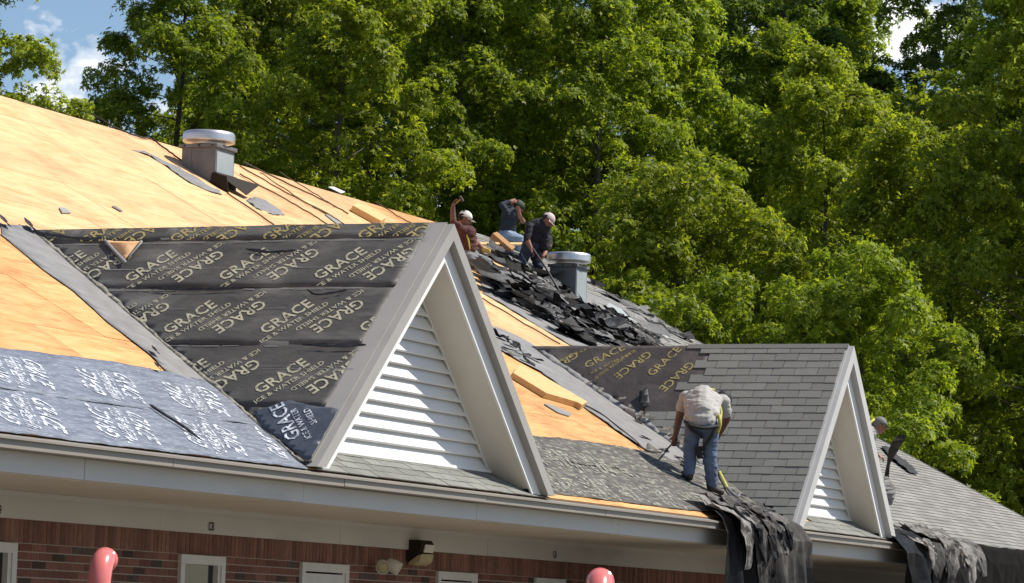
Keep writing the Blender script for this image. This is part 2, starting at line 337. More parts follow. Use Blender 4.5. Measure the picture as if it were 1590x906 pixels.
# roof slab (under the decking) as one closed body
t0 = -0.014
bm = bmesh.new()
prof = [(-0.03, -0.03 * MS + t0), (RIDGE_Y, RIDGE_Y * MS + t0), (BACK + .03, -0.03 * MS + t0), (BACK + .03, -.03 * MS - .04), (RIDGE_Y, RIDGE_Y * MS - .06), (-0.03, -.03 * MS - .04)]
A_ = [bm.verts.new((XL, y, z)) for y, z in prof]
def xr(y):
    return XR + (RX - XR) * min(1, max(0, y / RIDGE_Y)) if y < RIDGE_Y else RX + (XR - RX) * min(1, (y - RIDGE_Y) / RIDGE_Y)
B_ = [bm.verts.new((xr(y) - .01, y, z)) for y, z in prof]
bm.faces.new(A_); bm.faces.new(B_[::-1])
for i in range(6): bm.faces.new((A_[i], A_[(i + 1) % 6], B_[(i + 1) % 6], B_[i]))
bmesh.ops.recalc_face_normals(bm, faces=bm.faces)
roof = obj('roof_deck', bm, M['slab'], B)
# OSB panels on the front slope: shared meshes, object rotation = main slope
PW, PL, GAP = 1.216, 2.438, .006
RM = MAIN.mat()
panel_cache = {}
def deck_panel(u0, u1, v0, v1):
    mk = 'osb_low' if v0 < 4.8 or u0 > 18.2 else 'osb'
    k = (round(u1 - u0, 3), round(v1 - v0, 3), mk)
    if k not in panel_cache:
        b_ = boxbm((0, 0, -.012), (k[0], k[1], 0), bev=.0015); me = mesh_of(b_, 'deck_panel'); me.materials.append(M[mk]); panel_cache[k] = me
    o = D.objects.new('deck_panel', panel_cache[k]); COL.objects.link(o); o.parent = roof
    o.matrix_basis = Matrix.Translation(MAIN.P(u0, v0, random.uniform(-.003, .002))) @ RM
    return o
v = 0.0; row = 0
while v < VLEN - .01:
    v1 = min(v + PW, VLEN)
    u = XL + (row % 2) * PL / 2
    uend = 23.6
    if row % 2: deck_panel(XL, u - GAP, v, v1 - GAP)
    while u < uend:
        yv = (v + v1) / 2 / VK
        u1 = min(u + PL, xr(v1 / VK) - .02)
        zt = yv * MS
        inside = False
        for d in (D1, D2):
            hw = (d['z'] - zt) / d['t']
            if hw > 0 and u > d['x'] - hw + .75 and u1 < d['x'] + hw - .75: inside = True
        if not inside and u1 > u + .1: deck_panel(u, u1 - GAP, v, v1 - GAP)
        u += PL
    v += PW; row += 1
# back slope
bm = bmesh.new()
vs = [bm.verts.new(p) for p in ((XL, RIDGE_Y, RIDGE_Y * MS + .004), (RX, RIDGE_Y, RIDGE_Y * MS + .004), (XR, BACK + .05, -.02), (XL, BACK + .05, -.02))]
bm.faces.new(vs); bmesh.ops.recalc_face_normals(bm, faces=bm.faces)
obj('back_slope_covering', bm, M['shingle_far'], B)

# --- eaves (front), profiles in (y,z) extruded along x
def run(name, pts, m, x0=XL, x1=XR, bev=0, seg=0, off=0):
    if not seg: return obj(name, prismbm(pts, x0, x1, 'x', bev), m, B)
    x = x0 - off
    while x < x1:
        a_, b_ = max(x, x0), min(x + seg, x1)
        if b_ - a_ > .05:
            jy, jz = random.uniform(-.003, .003), random.uniform(-.002, .002)
            obj(name, prismbm([(p[0] + jy, p[1] + jz) for p in pts], a_ + .0025, b_ - .0025, 'x', bev), m, B)
        x += seg
run('drip_edge', [(-.125, -.048), (.05, -.012), (.05, -.018), (-.120, -.056), (-.125, -.066)], M['taupe'])
run('gutter_board', [(-.10, -.060), (.06, -.060), (.06, -.135), (-.10, -.135)], M['taupe'], bev=.004, seg=3.05, off=.8)
run('fascia', [(.045, -.1352), (.09, -.1352), (.09, -.300), (.045, -.300)], M['offwhite'], bev=.004, seg=3.66, off=1.3)
run('soffit', [(.091, -.285), (1.964, -.285), (1.964, -.305), (.091, -.305)], M['soffit'], seg=2.44, off=.2)
run('frieze', [(1.965, -.29), (1.995, -.29), (1.995, -.54), (1.965, -.54)], M['offwhite'], seg=3.66, off=.4)
run('frieze_moulding', [(1.945, -.3055), (1.9648, -.3055), (1.9648, -.35), (1.957, -.35)], M['offwhite'])
run('fascia', [(BACK - .045, -.03), (BACK - .09, -.03), (BACK - .09, -.30), (BACK - .045, -.30)], M['offwhite'])
# walls
YW = 1.998
wins = [(-3.25, -1.505), (1.317, 2.174), (3.758, 4.802), (6.95, 7.98), (9.62, 10.5), (13.6, 14.6), (17.5, 18.5)]
WT, WB = -.742, -1.95
bm = bmesh.new()
xs = [XL + .3] + [x for a in wins for x in a] + [XR - 1.5]
for i in range(0, len(xs) - 1):
    if i % 2 == 0: box(bm, (xs[i], YW, GZ), (xs[i + 1], YW + .2, -.3))
    else:
        box(bm, (xs[i], YW, GZ), (xs[i + 1], YW + .2, WB)); box(bm, (xs[i], YW, WT), (xs[i + 1], YW + .2, -.3))
box(bm, (XL + .3, YW + .21, GZ), (XL + .5, BACK - YW, -.32)); box(bm, (XR - 1.7, YW + .21, GZ), (XR - 1.5, BACK - YW, -.32)); box(bm, (XL + .51, BACK - YW - .2, GZ), (XR - 1.71, BACK - YW, -.32))
wall = obj('wall', bm, M['mortar'], B)
# gable end walls under the roof
for x0, x1 in ((XL + .02, XL + .2),):
    obj('gable_wall', prismbm([(.2, -.31), (BACK - .2, -.31), (RIDGE_Y, RIDGE_Y * MS - .12)], x0, x1, 'x'), M['offwhite'], B)
bm = bmesh.new()
vs = [bm.verts.new(p) for p in ((XR - .15, .1, -.06), (XR - .15, BACK - .1, -.06), (RX - .15, RIDGE_Y, RIDGE_Y * MS - .06))]
bm.faces.new(vs); obj('gable_wall', bm, M['offwhite'], B)
# bricks: stretcher rows in the visible band
BL, BH, J = .203, .062, .0105
brick_me = mesh_of(boxbm((0, -.005, 0), (BL, .05, BH), bev=.003), 'brick'); brick_me.materials.append(M['brick'])
brick_me2 = brick_me.copy(); brick_me2.materials.clear(); brick_me2.materials.append(M['brick_dark'])
rest = bmesh.new(); cand = []
def brick_ok(x0, x1, z0, z1):
    out_ = [(x0, x1)]
    if z1 > WB and z0 < WT:
        for a, b in wins:
            nxt = []
            for p, q in out_:
                if q <= a or p >= b: nxt.append((p, q)); continue
                if p < a - .03: nxt.append((p, a - J))
                if q > b + .03: nxt.append((b + J, q))
            out_ = nxt
    return out_
zt = WT - .004; r_ = 0
while zt - BH > GZ:
    z0 = zt - BH; x = -4.2 + (r_ % 2) * (BL + J) / 2
    while x < 14:
        for p, q in brick_ok(x, x + BL, z0, zt):
            X_, Y_ = to_px(((p + q) / 2, YW, (z0 + zt) / 2))
            vis = -30 < X_ < 1110 and Y_ < 915
            cand.append((0 if vis else 1, X_ if vis else 1e5, p, q, z0))
        x += BL + J
    zt -= BH + J; r_ += 1
cand.sort()
for i, (a, b, p, q, z0) in enumerate(cand):
    if i < 298 and a == 0:
        o = D.objects.new('brick', brick_me2 if random.random() < .15 else brick_me); COL.objects.link(o); o.parent = wall
        o.location = (p, YW - random.uniform(0, .002), z0); o.scale = ((q - p) / BL, 1, 1)
    else:
        box(rest, (p, YW - .005, z0), (q, YW + .03, z0 + BH))
bmesh.ops.recalc_face_normals(rest, faces=rest.faces)
tag(obj('brickwork', rest, M['brick_isl'], wall), kind='stuff')
bm = bmesh.new(); x = -5.0
while x < 16:
    w_ = .0635; jj = random.uniform(-.002, .003)
    box(bm, (x, YW - .005 + jj * .6, -.738), (x + w_, YW + .03, -.5415)); x += w_ + .0105
bmesh.ops.recalc_face_normals(bm, faces=bm.faces)
tag(obj('soldier_course', bm, M['brick_isl'], wall), kind='stuff')
# windows
for i, (a, b) in enumerate(wins):
    fr = bmesh.new(); y0, y1 = YW - .035, YW + .06; ww = .075
    box(fr, (a, y0, WT - .09), (b, y1, WT - .004)); box(fr, (a, y0, WB), (a + ww, y1, WT - .0902)); box(fr, (b - ww * 1.7, y0 + .012, WB), (b - ww, y1, WT - .0902)); box(fr, (b - ww + .0005, y0, WB), (b, y1, WT - .0902))
    box(fr, (a + ww, y0, WB), (b - ww * 1.7, y1, WB + .08))
    bmesh.ops.recalc_face_normals(fr, faces=fr.faces)
    wi = obj('window', fr, M['frame'], B)
    if i in (2, 3, 4):
        n = 9; H = (WT - .1 - WB - .08) / n
        bm = bmesh.new()
        for k in range(n): box(bm, (a + ww + .002, YW - .028 + .004, WB + .08 + k * H), (b - ww * 1.7 - .002, YW + .02, WB + .08 + (k + 1) * H - .008))
        bmesh.ops.recalc_face_normals(bm, faces=bm.faces)
        obj('shutter', bm, M['frame'], wi)
    else:
        obj('pane', boxbm((a + ww, YW + .03, WB + .08), (b - ww * 1.7, YW + .04, WT - .09)), M['glass'], wi)
# interior behind the windows
obj('interior_wall', boxbm((XL + .52, YW + 1.2, GZ), (XR - 1.72, YW + 1.25, -.33)), M['slab'], B)

# ---------------------------------------------------------------- lettering helper
txt_cache = {}
def text_geo(s, bold=0.0):
    k = (s, bold)
    if k not in txt_cache:
        c = D.curves.new('lettering', 'FONT'); c.body = s; c.size = 1.0; c.resolution_u = 2; c.offset = bold; c.align_x = 'CENTER'; c.align_y = 'CENTER'; c.fill_mode = 'FRONT'
        o = D.objects.new('lettering', c); COL.objects.link(o)
        dg = bpy.context.evaluated_depsgraph_get(); me = D.meshes.new_from_object(o.evaluated_get(dg))
        V = [v.co.copy() for v in me.vertices]; Fc = [tuple(p.vertices) for p in me.polygons]
        D.meshes.remove(me); D.objects.remove(o); D.curves.remove(c)
        txt_cache[k] = (V, Fc)
    return txt_cache[k]
def add_text(bm, s, cu, cv, ang, size, sx=1.0, bold=0.0):
    """add text in a flat (u,v) bmesh"""
    V, Fc = text_geo(s, bold); ca, sa = math.cos(ang), math.sin(ang)
    vs = [bm.verts.new((cu + (p.x * size * sx) * ca - p.y * size * sa, cv + (p.x * size * sx) * sa + p.y * size * ca, 0)) for p in V]
    for f in Fc:
        try: bm.faces.new([vs[i] for i in f])
        except ValueError: pass
def clip_uv(bm, poly):
    """keep the part of a flat bmesh inside a convex ccw polygon"""
    n = len(poly)
    area = sum(poly[i][0] * poly[(i + 1) % n][1] - poly[(i + 1) % n][0] * poly[i][1] for i in range(n))
    pts = poly if area > 0 else poly[::-1]
    for i in range(n):
        a, b = pts[i], pts[(i + 1) % n]; nn = Vector((b[1] - a[1], -(b[0] - a[0]), 0))
        if nn.length < 1e-6: continue
        bmesh.ops.bisect_plane(bm, geom=bm.verts[:] + bm.edges[:] + bm.faces[:], plane_co=(a[0], a[1], 0), plane_no=nn, clear_outer=True)
def hump(u, v, amp, sc, seed):
    return amp * noise.fractal(Vector((u * sc + seed * 3.1, v * sc * 1.6, seed * 1.7)), 1.0, 2.0, 3)
def ragged(poly, amp, step=.07):
    o = []; n = len(poly)
    for i in range(n):
        a = Vector(poly[i]); b = Vector(poly[(i + 1) % n]); k = max(1, int((b - a).length / step)); d = (b - a)
        if d.length < 1e-6: continue
        nn = Vector((-d.y, d.x)).normalized(); ph = random.random() * 50
        for j in range(k):
            t = j / k; q = a + d * t
            s = amp * (noise.noise(Vector((t * d.length * 3.0 + ph, ph, 0))) * 1.4 + random.uniform(-.35, .35)) if j else 0
            o.append(tuple(q + nn * s))
    return o
def sheet(name, F, poly, h, m, parent, amp=.004, sc=2.5, cell=.12, thick=.004, seed=0, rag=.012):
    P = ragged(poly, rag) if rag else poly
    bm = bmesh.new()
    f = bm.faces.new([bm.verts.new((p[0], p[1], 0)) for p in P])
    if f.normal.z < 0: bmesh.ops.reverse_faces(bm, faces=[f])
    us = [p[0] for p in P]; vs_ = [p[1] for p in P]
    x = min(us) + cell
    while x < max(us):
        bmesh.ops.bisect_plane(bm, geom=bm.verts[:] + bm.edges[:] + bm.faces[:], plane_co=(x, 0, 0), plane_no=(1, 0, 0)); x += cell
    x = min(vs_) + cell
    while x < max(vs_):
        bmesh.ops.bisect_plane(bm, geom=bm.verts[:] + bm.edges[:] + bm.faces[:], plane_co=(0, x, 0), plane_no=(0, 1, 0)); x += cell
    bmesh.ops.triangulate(bm, faces=[f for f in bm.faces if len(f.verts) > 4])
    ed = [e for e in bm.edges if e.is_boundary]
    r = bmesh.ops.extrude_edge_only(bm, edges=ed)
    low = set(g_ for g_ in r['geom'] if isinstance(g_, bmesh.types.BMVert))
    for v in bm.verts:
        u, w_ = v.co.x, v.co.y; hh = h + hump(u, w_, amp, sc, seed)
        v.co = F.P(u, w_, hh - (thick if v in low else 0))
    for f in bm.faces: f.smooth = True
    return obj(name, bm, m, parent)
def lettering(F, words, poly, h, m, parent, amp, sc, seed, lift=.004):
    """each printed word is its own flat part, clipped to the visible sheet and following its surface"""
    for wd in words:
        bm = bmesh.new(); add_text(bm, *wd)
        if poly: clip_uv(bm, poly)
        if len(bm.faces) == 0: bm.free(); continue
        for v in bm.verts: v.co = F.P(v.co.x, v.co.y, h + hump(v.co.x, v.co.y, amp, sc, seed) + lift)
        bmesh.ops.recalc_face_normals(bm, faces=bm.faces)
        for f in bm.faces:
            if f.normal.dot(F.n) < 0: f.normal_flip()
        obj('lettering', bm, m, parent)
def pattern(u0, u1, vc, phase, period=1.0, inv=.51, ang=R(53), size=.215, gap=.68, sm=.40):
    W = []; k = math.floor((u0 - phase) / period) - 1
    dn = Vector((math.sin(ang), -math.cos(ang)))
    while phase + k * period < u1 + 1:
        u = phase + k * period
        for uu, sg, an in ((u, 1, ang), (u + inv * period, -1, ang + math.pi)):
            vv = vc + random.uniform(-.01, .01)
            W.append(('GRACE', uu, vv, an + random.uniform(-.015, .015), size, .80, .016))
            q = Vector((uu, vv)) + dn * (size * gap * sg); W.append(('ICE & WATER SHIELD', q.x, q.y, an, size * sm, .92, .010))
        k += 1
    return W

# ---------------------------------------------------------------- dormers
def dormer(d, rake_m, big):
    x, z, t, h = d['x'], d['z'], d['t'], d['h']; yb = z / MS
    dm = obj('dormer', prismbm([(x - h + .1, -.02), (x + h - .1, -.02), (x, z - .12)], .47, .50, 'y'), M['slab'], B)
    # the two slopes: slabs 20 mm thick, from the rake back to the valley
    for s in (-1, 1):
        bm = bmesh.new()
        top = [Vector((x + s * h, 0, 0)), Vector((x, 0, z)), Vector((x, yb, z))]
        nn = Vector((s * t, 0, 1)).normalized()
        if s == 1: top = [top[0], top[2], top[1]]
        a = [bm.verts.new(p + Vector((0, .0, 0)) - nn * 0.0) for p in top]; b = [bm.verts.new(p - nn * .025) for p in top]
        bm.faces.new(a[::-1]); bm.faces.new(b)
        for i in range(3): bm.faces.new((a[i], a[(i + 1) % 3], b[(i + 1) % 3], b[i]))
        bmesh.ops.recalc_face_normals(bm, faces=bm.faces)
        obj('roof_slope', bm, M['felt_brown'] if s == -1 else M['shingle'], dm)
        zb = .012
        def band(o1, o2, zb=zb):
            return [(x, z - o1), (x, z - o2), (x + s * (z - o2 - zb) / t, zb), (x + s * (z - o1 - zb) / t, zb)]
        obj('rake_board', prismbm(band(.002, d['fo']), -.105, -.004), rake_m, dm)
        obj('rake_trim', prismbm(band(d['fo'] + .001, d['fi']), -.022, .0), M['white'], dm)
        obj('rake_soffit', prismbm(band(d['fi'] - .03, d['fi'] - .004, .06), .001, .40), M['soffit'], dm)
        # small bead where soffit meets the louvre
        obj('bead', prismbm(band(d['fi'] - .003, d['fi'] + .02, .2), .352, .368), M['white'], dm)
    # louvre slats
    zl = .235; zi = z - d['fi'] + .02; k = 0; pitch = .127
    slat_y0, slat_y1 = .412, .362
    hw0 = (zi - zl) / t
    while zl + .02 < zi:
        hw = (zi - zl) / t
        hw2 = max(.01, (zi - zl - pitch) / t)
        bm = bmesh.new()
        # blade: top edge at the back, bottom edge in front
        q = [(x - hw, slat_y1, zl), (x + hw, slat_y1, zl), (x + hw2, slat_y0, zl + pitch * .90), (x - hw2, slat_y0, zl + pitch * .90)]
        a = [bm.verts.new(p) for p in q]; b = [bm.verts.new((p[0], p[1] + .012, p[2] - .018)) for p in q]
        bm.faces.new(a); bm.faces.new(b[::-1])
        for i in range(4): bm.faces.new((a[i], a[(i + 1) % 4], b[(i + 1) % 4], b[i]))
        bmesh.ops.recalc_face_normals(bm, faces=bm.faces)
        obj('louvre_slat', bm, M['white'], dm); zl += pitch
    obj('louvre_sill', prismbm([(x - hw0 - .05, .205), (x + hw0 + .05, .205), (x + hw0, .233), (x - hw0, .233)], .335, .40), M['white'], dm)
    obj('gable_panel', prismbm([(x - hw0, .2), (x + hw0, .2), (x, zi)], .425, .44), M['offwhite'], dm)
    return dm
dm1 = dormer(D1, M['rake'], True)
dm2 = dormer(D2, M['rake2'], False)
# dormer 1: grey metal strip along the rake on the slope
F1, F2 = D1['F'], D2['F']
def valley_u(d, v): return -(v / d['s'] * d['t']) / MS
obj('rake_flashing', boxbm((-.14, .08, .003), (.035, D1['len'] + .004, .014), Matrix.Translation(F1.o) @ F1.mat()), M['rake'], dm1)
obj('rake_flashing', boxbm((.0, .06, .001), (.04, D2['len'] + .004, .011), Matrix.Translation(F2.o) @ F2.mat()), M['rake2'], dm2)
obj('ridge_cap', boxbm((-D1['z'] / MS + .1, D1['len'] - .01, .004), (.035, D1['len'] + .012, .012), Matrix.Translation(F1.o) @ F1.mat()), M['felt_brown'], dm1)
obj('ridge_cap', boxbm((-2.15, D2['len'] - .06, .014), (.04, D2['len'] + .014, .024), Matrix.Translation(F2.o) @ F2.mat()), M['shingle'], dm2)

# ---- dormer 1 underlayment courses
vb = [F1.px(600, 372)[1], F1.px(600, 447)[1], F1.px(590, 536)[1], F1.px(555, 634)[1]]
edges = [D1['len'] - .002] + vb + [0.02]
phs = [None, F1.px(245, 402), F1.px(450, 488), F1.px(446, 573)]
INV = [.62, .62, .86, .86]
for i in range(5):
    v1, v0 = edges[i] + (.0 if i == 0 else .05), edges[i + 1]
    ur = -.13
    poly = [(valley_u(D1, v0), v0), (ur, v0), (ur, v1), (valley_u(D1, v1), v1)]
    if i == 4: poly = [(valley_u(D1, v0) + .02, v0), (ur, v0), (ur, v1), (valley_u(D1, v1), v1)]
    h = .022 - i * .0035
    o = sheet('underlayment_sheet', F1, poly, h, M['felt'], B, amp=.0045, sc=2.2, cell=.12, seed=i, rag=.014)
    if i < 4:
        tv0, tv1 = v0 + .015, edges[i] - (.0 if i == 0 else .045)
        if i == 0: ph, vc = F1.px(450, 352)[0], D1['len'] - .02
        else: ph, vc = phs[i][0], (edges[i] + edges[i + 1]) / 2 - .02
        tp = [(valley_u(D1, tv0) + .06, tv0), (ur - .02, tv0), (ur - .02, tv1), (valley_u(D1, tv1) + .06, tv1)]
        lettering(F1, pattern(valley_u(D1, tv1), 0, vc, ph, 1.02), tp, h, M['ink_y'] if i == 0 else M['ink'], o, .0045, 2.2, i)
    # pale staple line along the top of the course
    if i:
        bm = bmesh.new(); u = valley_u(D1, v1) + .1
        while u < ur - .1:
            w_ = random.uniform(.08, .3); vv = edges[i] - .035 + random.uniform(-.006, .006)
            if random.random() < .8:
                q = [(u, vv), (u + w_, vv + random.uniform(-.006, .006)), (u + w_, vv + .009), (u, vv + .008)]
                bm.faces.new([bm.verts.new(F1.P(a, b, h + hump(a, b, .0045, 2.2, i) + .0065)) for a, b in q])
            u += w_ + .03
        for rep_ in range(2):
            vv = edges[i] - random.uniform(.25, .7) * (edges[i] - edges[i + 1]); u = valley_u(D1, vv) + .25
            while u < ur - .2:
                w_ = random.uniform(.1, .5)
                if random.random() < .6:
                    q = [(u, vv), (u + w_, vv + random.uniform(-.004, .004)), (u + w_, vv + .005), (u, vv + .004)]
                    bm.faces.new([bm.verts.new(F1.P(a, b, h + hump(a, b, .0045, 2.2, i) + .0055)) for a, b in q])
                u += w_ + .08
        tag(obj('seam_mark', bm, M['valley'], o), kind='stuff')
# dark torn rips along the laps
for pts in ([(40, 365), (130, 376), (160, 374)], [(383, 392), (420, 397), (460, 394)], [(478, 455), (495, 463), (540, 456)], [(470, 541), (530, 543), (570, 541)], [(230, 452), (300, 455), (380, 453)]):
    bm = bmesh.new(); up = []; dn_ = []
    for k, p in enumerate(smooth_path([(*p, 0) for p in pts], 5)):
        a = F1.px(p.x, p.y); wv = random.uniform(.006, .03) if 0 < k < 10 else .004
        up.append(bm.verts.new(F1.P(a[0], a[1] + wv, .042))); dn_.append(bm.verts.new(F1.P(a[0], a[1] - wv * .6, .034)))
    for k in range(len(up) - 1): bm.faces.new((dn_[k], dn_[k + 1], up[k + 1], up[k]))
    obj('torn_lap', bm, M['debris_dark'], B)
# navy corner patch with a rotated print
cp = F1.poly([(395, 642), (452, 626), (527, 641), (484, 719), (468, 713), (405, 662)])
o = sheet('underlayment_patch', F1, cp, .034, M['felt_blue'], B, amp=.015, sc=3, cell=.07, seed=9, rag=.012)
c_ = F1.px(452, 661); c2 = F1.px(470, 664); c3 = F1.px(484, 652)
a_ = F1.px(459, 684); b_ = F1.px(433, 636); ang = math.atan2(b_[1] - a_[1], b_[0] - a_[0]); c_ = ((a_[0] + b_[0]) / 2, (a_[1] + b_[1]) / 2)
lettering(F1, [('GRACE', c_[0], c_[1], ang, .19, 1, .014), ('ICE & WATER', c2[0], c2[1], ang, .085, 1, .008), ('SHIELD', c3[0], c3[1], ang, .085, 1, .008)], None, .034, M['ink_w'], o, .015, 3, 9, .006)
# triangular cut showing bare board
tp = F1.poly([(162, 378), (180, 380), (221, 380), (194, 411)])
o = sheet('bare_patch', F1, tp, .040, M['osb'], B, amp=.0, cell=.3, rag=.006)
sheet('peeled_edge', F1, F1.poly([(162, 379), (166, 377), (199, 412), (194, 415)]), .046, M['valley'], B, amp=.0, cell=.3, rag=.004)
sheet('peeled_edge', F1, F1.poly([(221, 378), (224, 381), (203, 405), (199, 406)]), .046, M['valley'], B, amp=.0, cell=.3, rag=.004)
# frayed shingle ends along valley 1, on the dormer side and the metal valley strip
vp = MAIN.poly([(0, 350), (40, 352), (64, 362), (110, 402), (180, 463), (250, 524), (330, 594), (400, 655), (385, 657), (300, 603), (265, 585), (232, 552), (166, 502), (116, 456), (66, 420), (40, 398), (0, 366)])
vp = [(-6.2, F_) if False else p for p in vp]
sheet('valley_strip', MAIN, vp, .014, M['valley'], B, amp=.004, cell=.15, seed=21, rag=.012)
fray_me = []
for k in range(4):
    bm = boxbm((-.06, -.05, 0), (.06, .05, .006))
    sh_ = [(random.uniform(-.03, .03), random.uniform(-.025, .025)) for q in range(4)]
    for v in bm.verts: q = sh_[(v.co.x > 0) * 2 + (v.co.y > 0)]; v.co.x += q[0]; v.co.y += q[1]
    me = mesh_of(bm, 'shingle_scrap'); me.materials.append(M['fray']); fray_me.append(me)
fp = []
for k in range(26):
    v = .05 + D1['len'] * .955 * k / 25; fp.append((valley_u(D1, v) - .02, v))
fq = [(u + .05 + .10 * abs(noise.noise(Vector((v * 4, 3, 1)))), v) for u, v in fp[::-1]]
sheet('frayed_edge', F1, fp + fq, .031, M['fray'], B, amp=.006, sc=6, cell=.09, seed=23, rag=.022)
for k in range(0):
    v = random.uniform(.1, .95) * D1['len']; u = valley_u(D1, v) + random.uniform(.0, .10)
    o = D.objects.new('shingle_scrap', random.choice(fray_me)); COL.objects.link(o); o.parent = dm1
    o.matrix_basis = Matrix.Translation(F1.P(u, v, .037 + random.uniform(0, .004))) @ F1.mat() @ Matrix.Rotation(random.gauss(.9, .5), 4, 'Z') @ Matrix.Rotation(random.uniform(-.06, .06), 4, 'X') @ Matrix.Diagonal((random.uniform(.3, 1.1), random.uniform(.15, .4), 1, 1))

# ---- silver sheets bottom left (two courses) with white print
ytop = .5 * (1.47 + 1.55) * VK
vm_ = .78
sA = [(XL, .0), (-.3, .0), (.9 - 1.0, .04), (-.02, .1), (.30, vm_), (XL, vm_)]
def val1(v): return D1['x'] - (D1['z'] - v / VK * MS) / D1['t']
sA = [(XL, -.035), (val1(.0) - .02, -.035), (val1(vm_), vm_ + .05), (XL, vm_ + .05)]
sB = [(XL, vm_), (val1(vm_), vm_), (val1(1.72) - .05, 1.70), (MAIN.px(262, 580)[0], MAIN.px(262, 580)[1]), MAIN.px(120, 556), MAIN.px(0, 543), (XL, 1.66)]
for i, (sp, vc, ph) in enumerate(((sA, .40, MAIN.px(235, 635)[0]), (sB, 1.22, MAIN.px(115, 580)[0]))):
    h = .012 + .006 * i
    o = sheet('underlayment_sheet', MAIN, sp, h, M['silver'], B, amp=.012, sc=1.8, cell=.12, seed=31 + i, rag=.01)
    lettering(MAIN, pattern(-9, 2, vc, ph, 1.45, .42, R(45), .29, .66, .48), [(-9, sp[0][1] + .06), (sp[1][0] - .12, sp[0][1] + .06), (sp[2][0] - .1, min(sp[2][1], 1.55) - .05), (-9, min(sp[2][1], 1.55) - .07)], h, M['ink_w'], o, .012, 1.8, 31 + i)
# long tear in the silver sheet
bm = bmesh.new(); ps = [MAIN.px(*p) for p in ((229, 634), (250, 648), (280, 667), (310, 690))]
tube(bm, smooth_path([MAIN.P(a, b, .036) for a, b in ps], 3), [.004] + [.013] * 7 + [.010, .004][:2], 5)
obj('torn_lap', bm, M['debris_dark'], B)
# ---- right lower grey sheets
g1 = MAIN.poly([(815, 708), (1028, 733), (1140, 752), (1222, 798), (1190, 810), (1140, 802), (860, 768), (820, 763)])
g2 = MAIN.poly([(805, 677), (870, 683), (930, 690), (1000, 702), (1014, 674), (1125, 722), (1200, 770), (1140, 765), (1020, 737), (810, 712)])
for i, (sp, a, b) in enumerate(((g1, 0, 0), (g2, 0, 0))):
    h = .012 + .006 * i
    o = sheet('underlayment_sheet', MAIN, sp, h, M['grey_sheet'], B, amp=.010, sc=2, cell=.12, seed=41 + i, rag=.014)
    us = [p[0] for p in sp]
    cl = [(5.6, .12), (10.6, .12), (11.6, .62), (5.6, .62)] if i == 0 else [(6.0, .80), (10.0, .80), (9.2, 1.3), (6.0, 1.35)]
    lettering(MAIN, pattern(min(us), max(us), (.42, 1.12)[i], 6.2 + .4 * i, 1.0, .46, R(48), .26, .68, .46), cl, h, M['ink_g'], o, .010, 2, 41 + i)
# valley strip 2 (felt) left of dormer 2
vs2 = MAIN.poly([(752, 505), (775, 512), (815, 530), (920, 594), (1020, 655), (1128, 722), (1090, 733), (1008, 704), (985, 690), (945, 662), (905, 633), (870, 602), (840, 580), (805, 562), (780, 547), (755, 532)])
sheet('valley_strip', MAIN, vs2, .022, M['valley'], B, amp=.012, sc=3, cell=.12, seed=51, rag=.03)
# shingled felt band between the deck boards and the heap
band = MAIN.poly([(748, 455), (885, 537), (935, 545), (1080, 545), (1090, 538), (930, 448), (905, 425), (745, 405)])
sheet('felt_band', MAIN, band, .012, M['valley'], B, amp=.02, sc=2, cell=.2, seed=52, rag=.05)
# exposed eave board strip is the deck itself; OSB seam battens beside the upper boards

# ---- dormer 2 underlayment + shingles
L2 = D2['len']
up = [F2.px(1086, 546), F2.px(1083, 572), F2.px(1066, 600), F2.px(1052, 640), F2.px(1003, 648), F2.px(992, 662)]
vq = min(p[1] for p in up) - .05
poly = [(valley_u(D2, vq) + .02, vq), (up[-1][0] + .3, vq), (up[3][0] + .15, up[3][1]), (up[1][0] + .15, up[1][1]), (up[0][0] + .12, L2 - .002), (valley_u(D2, L2), L2 - .002)]
o = sheet('underlayment_sheet', F2, poly, .012, M['felt_brown'], B, amp=.008, sc=2.5, cell=.12, seed=61, rag=.01)
wl = []
for (x0, y0, x1, y1, s, inv) in ((893, 578, 985, 532, 'GRACE', 0), (832, 590, 905, 545, 'GRACE', 1), (953, 590, 1013, 546, 'GRACE', 1), (1003, 590, 1062, 536, 'GRACE', 0), (1024, 610, 1078, 562, 'GRACE', 1), (918, 645, 953, 605, 'GR', 1)):
    a, b = F2.px(x0, y0), F2.px(x1, y1); an = math.atan2(b[1] - a[1], b[0] - a[0]); L_ = math.hypot(b[0] - a[0], b[1] - a[1])
    wl.append((s, (a[0] + b[0]) / 2, (a[1] + b[1]) / 2, an + (math.pi if inv else 0), .18, 1, .012))
for (x0, y0, x1, y1, inv) in ((905, 588, 1000, 540, 0), (925, 588, 985, 546, 1), (850, 570, 900, 548, 1)):
    a, b = F2.px(x0, y0), F2.px(x1, y1); an = math.atan2(b[1] - a[1], b[0] - a[0])
    wl.append(('ICE & WATER SHIELD', (a[0] + b[0]) / 2, (a[1] + b[1]) / 2, an + (math.pi if inv else 0), .07, 1, .006))
lettering(F2, wl, [(valley_u(D2, vq) + .1, vq), (up[0][0] + .05, vq), (up[0][0] + .05, L2 - .02), (valley_u(D2, L2), L2 - .02)], .012, M['ink_y'], o, .008, 2.5, 61)
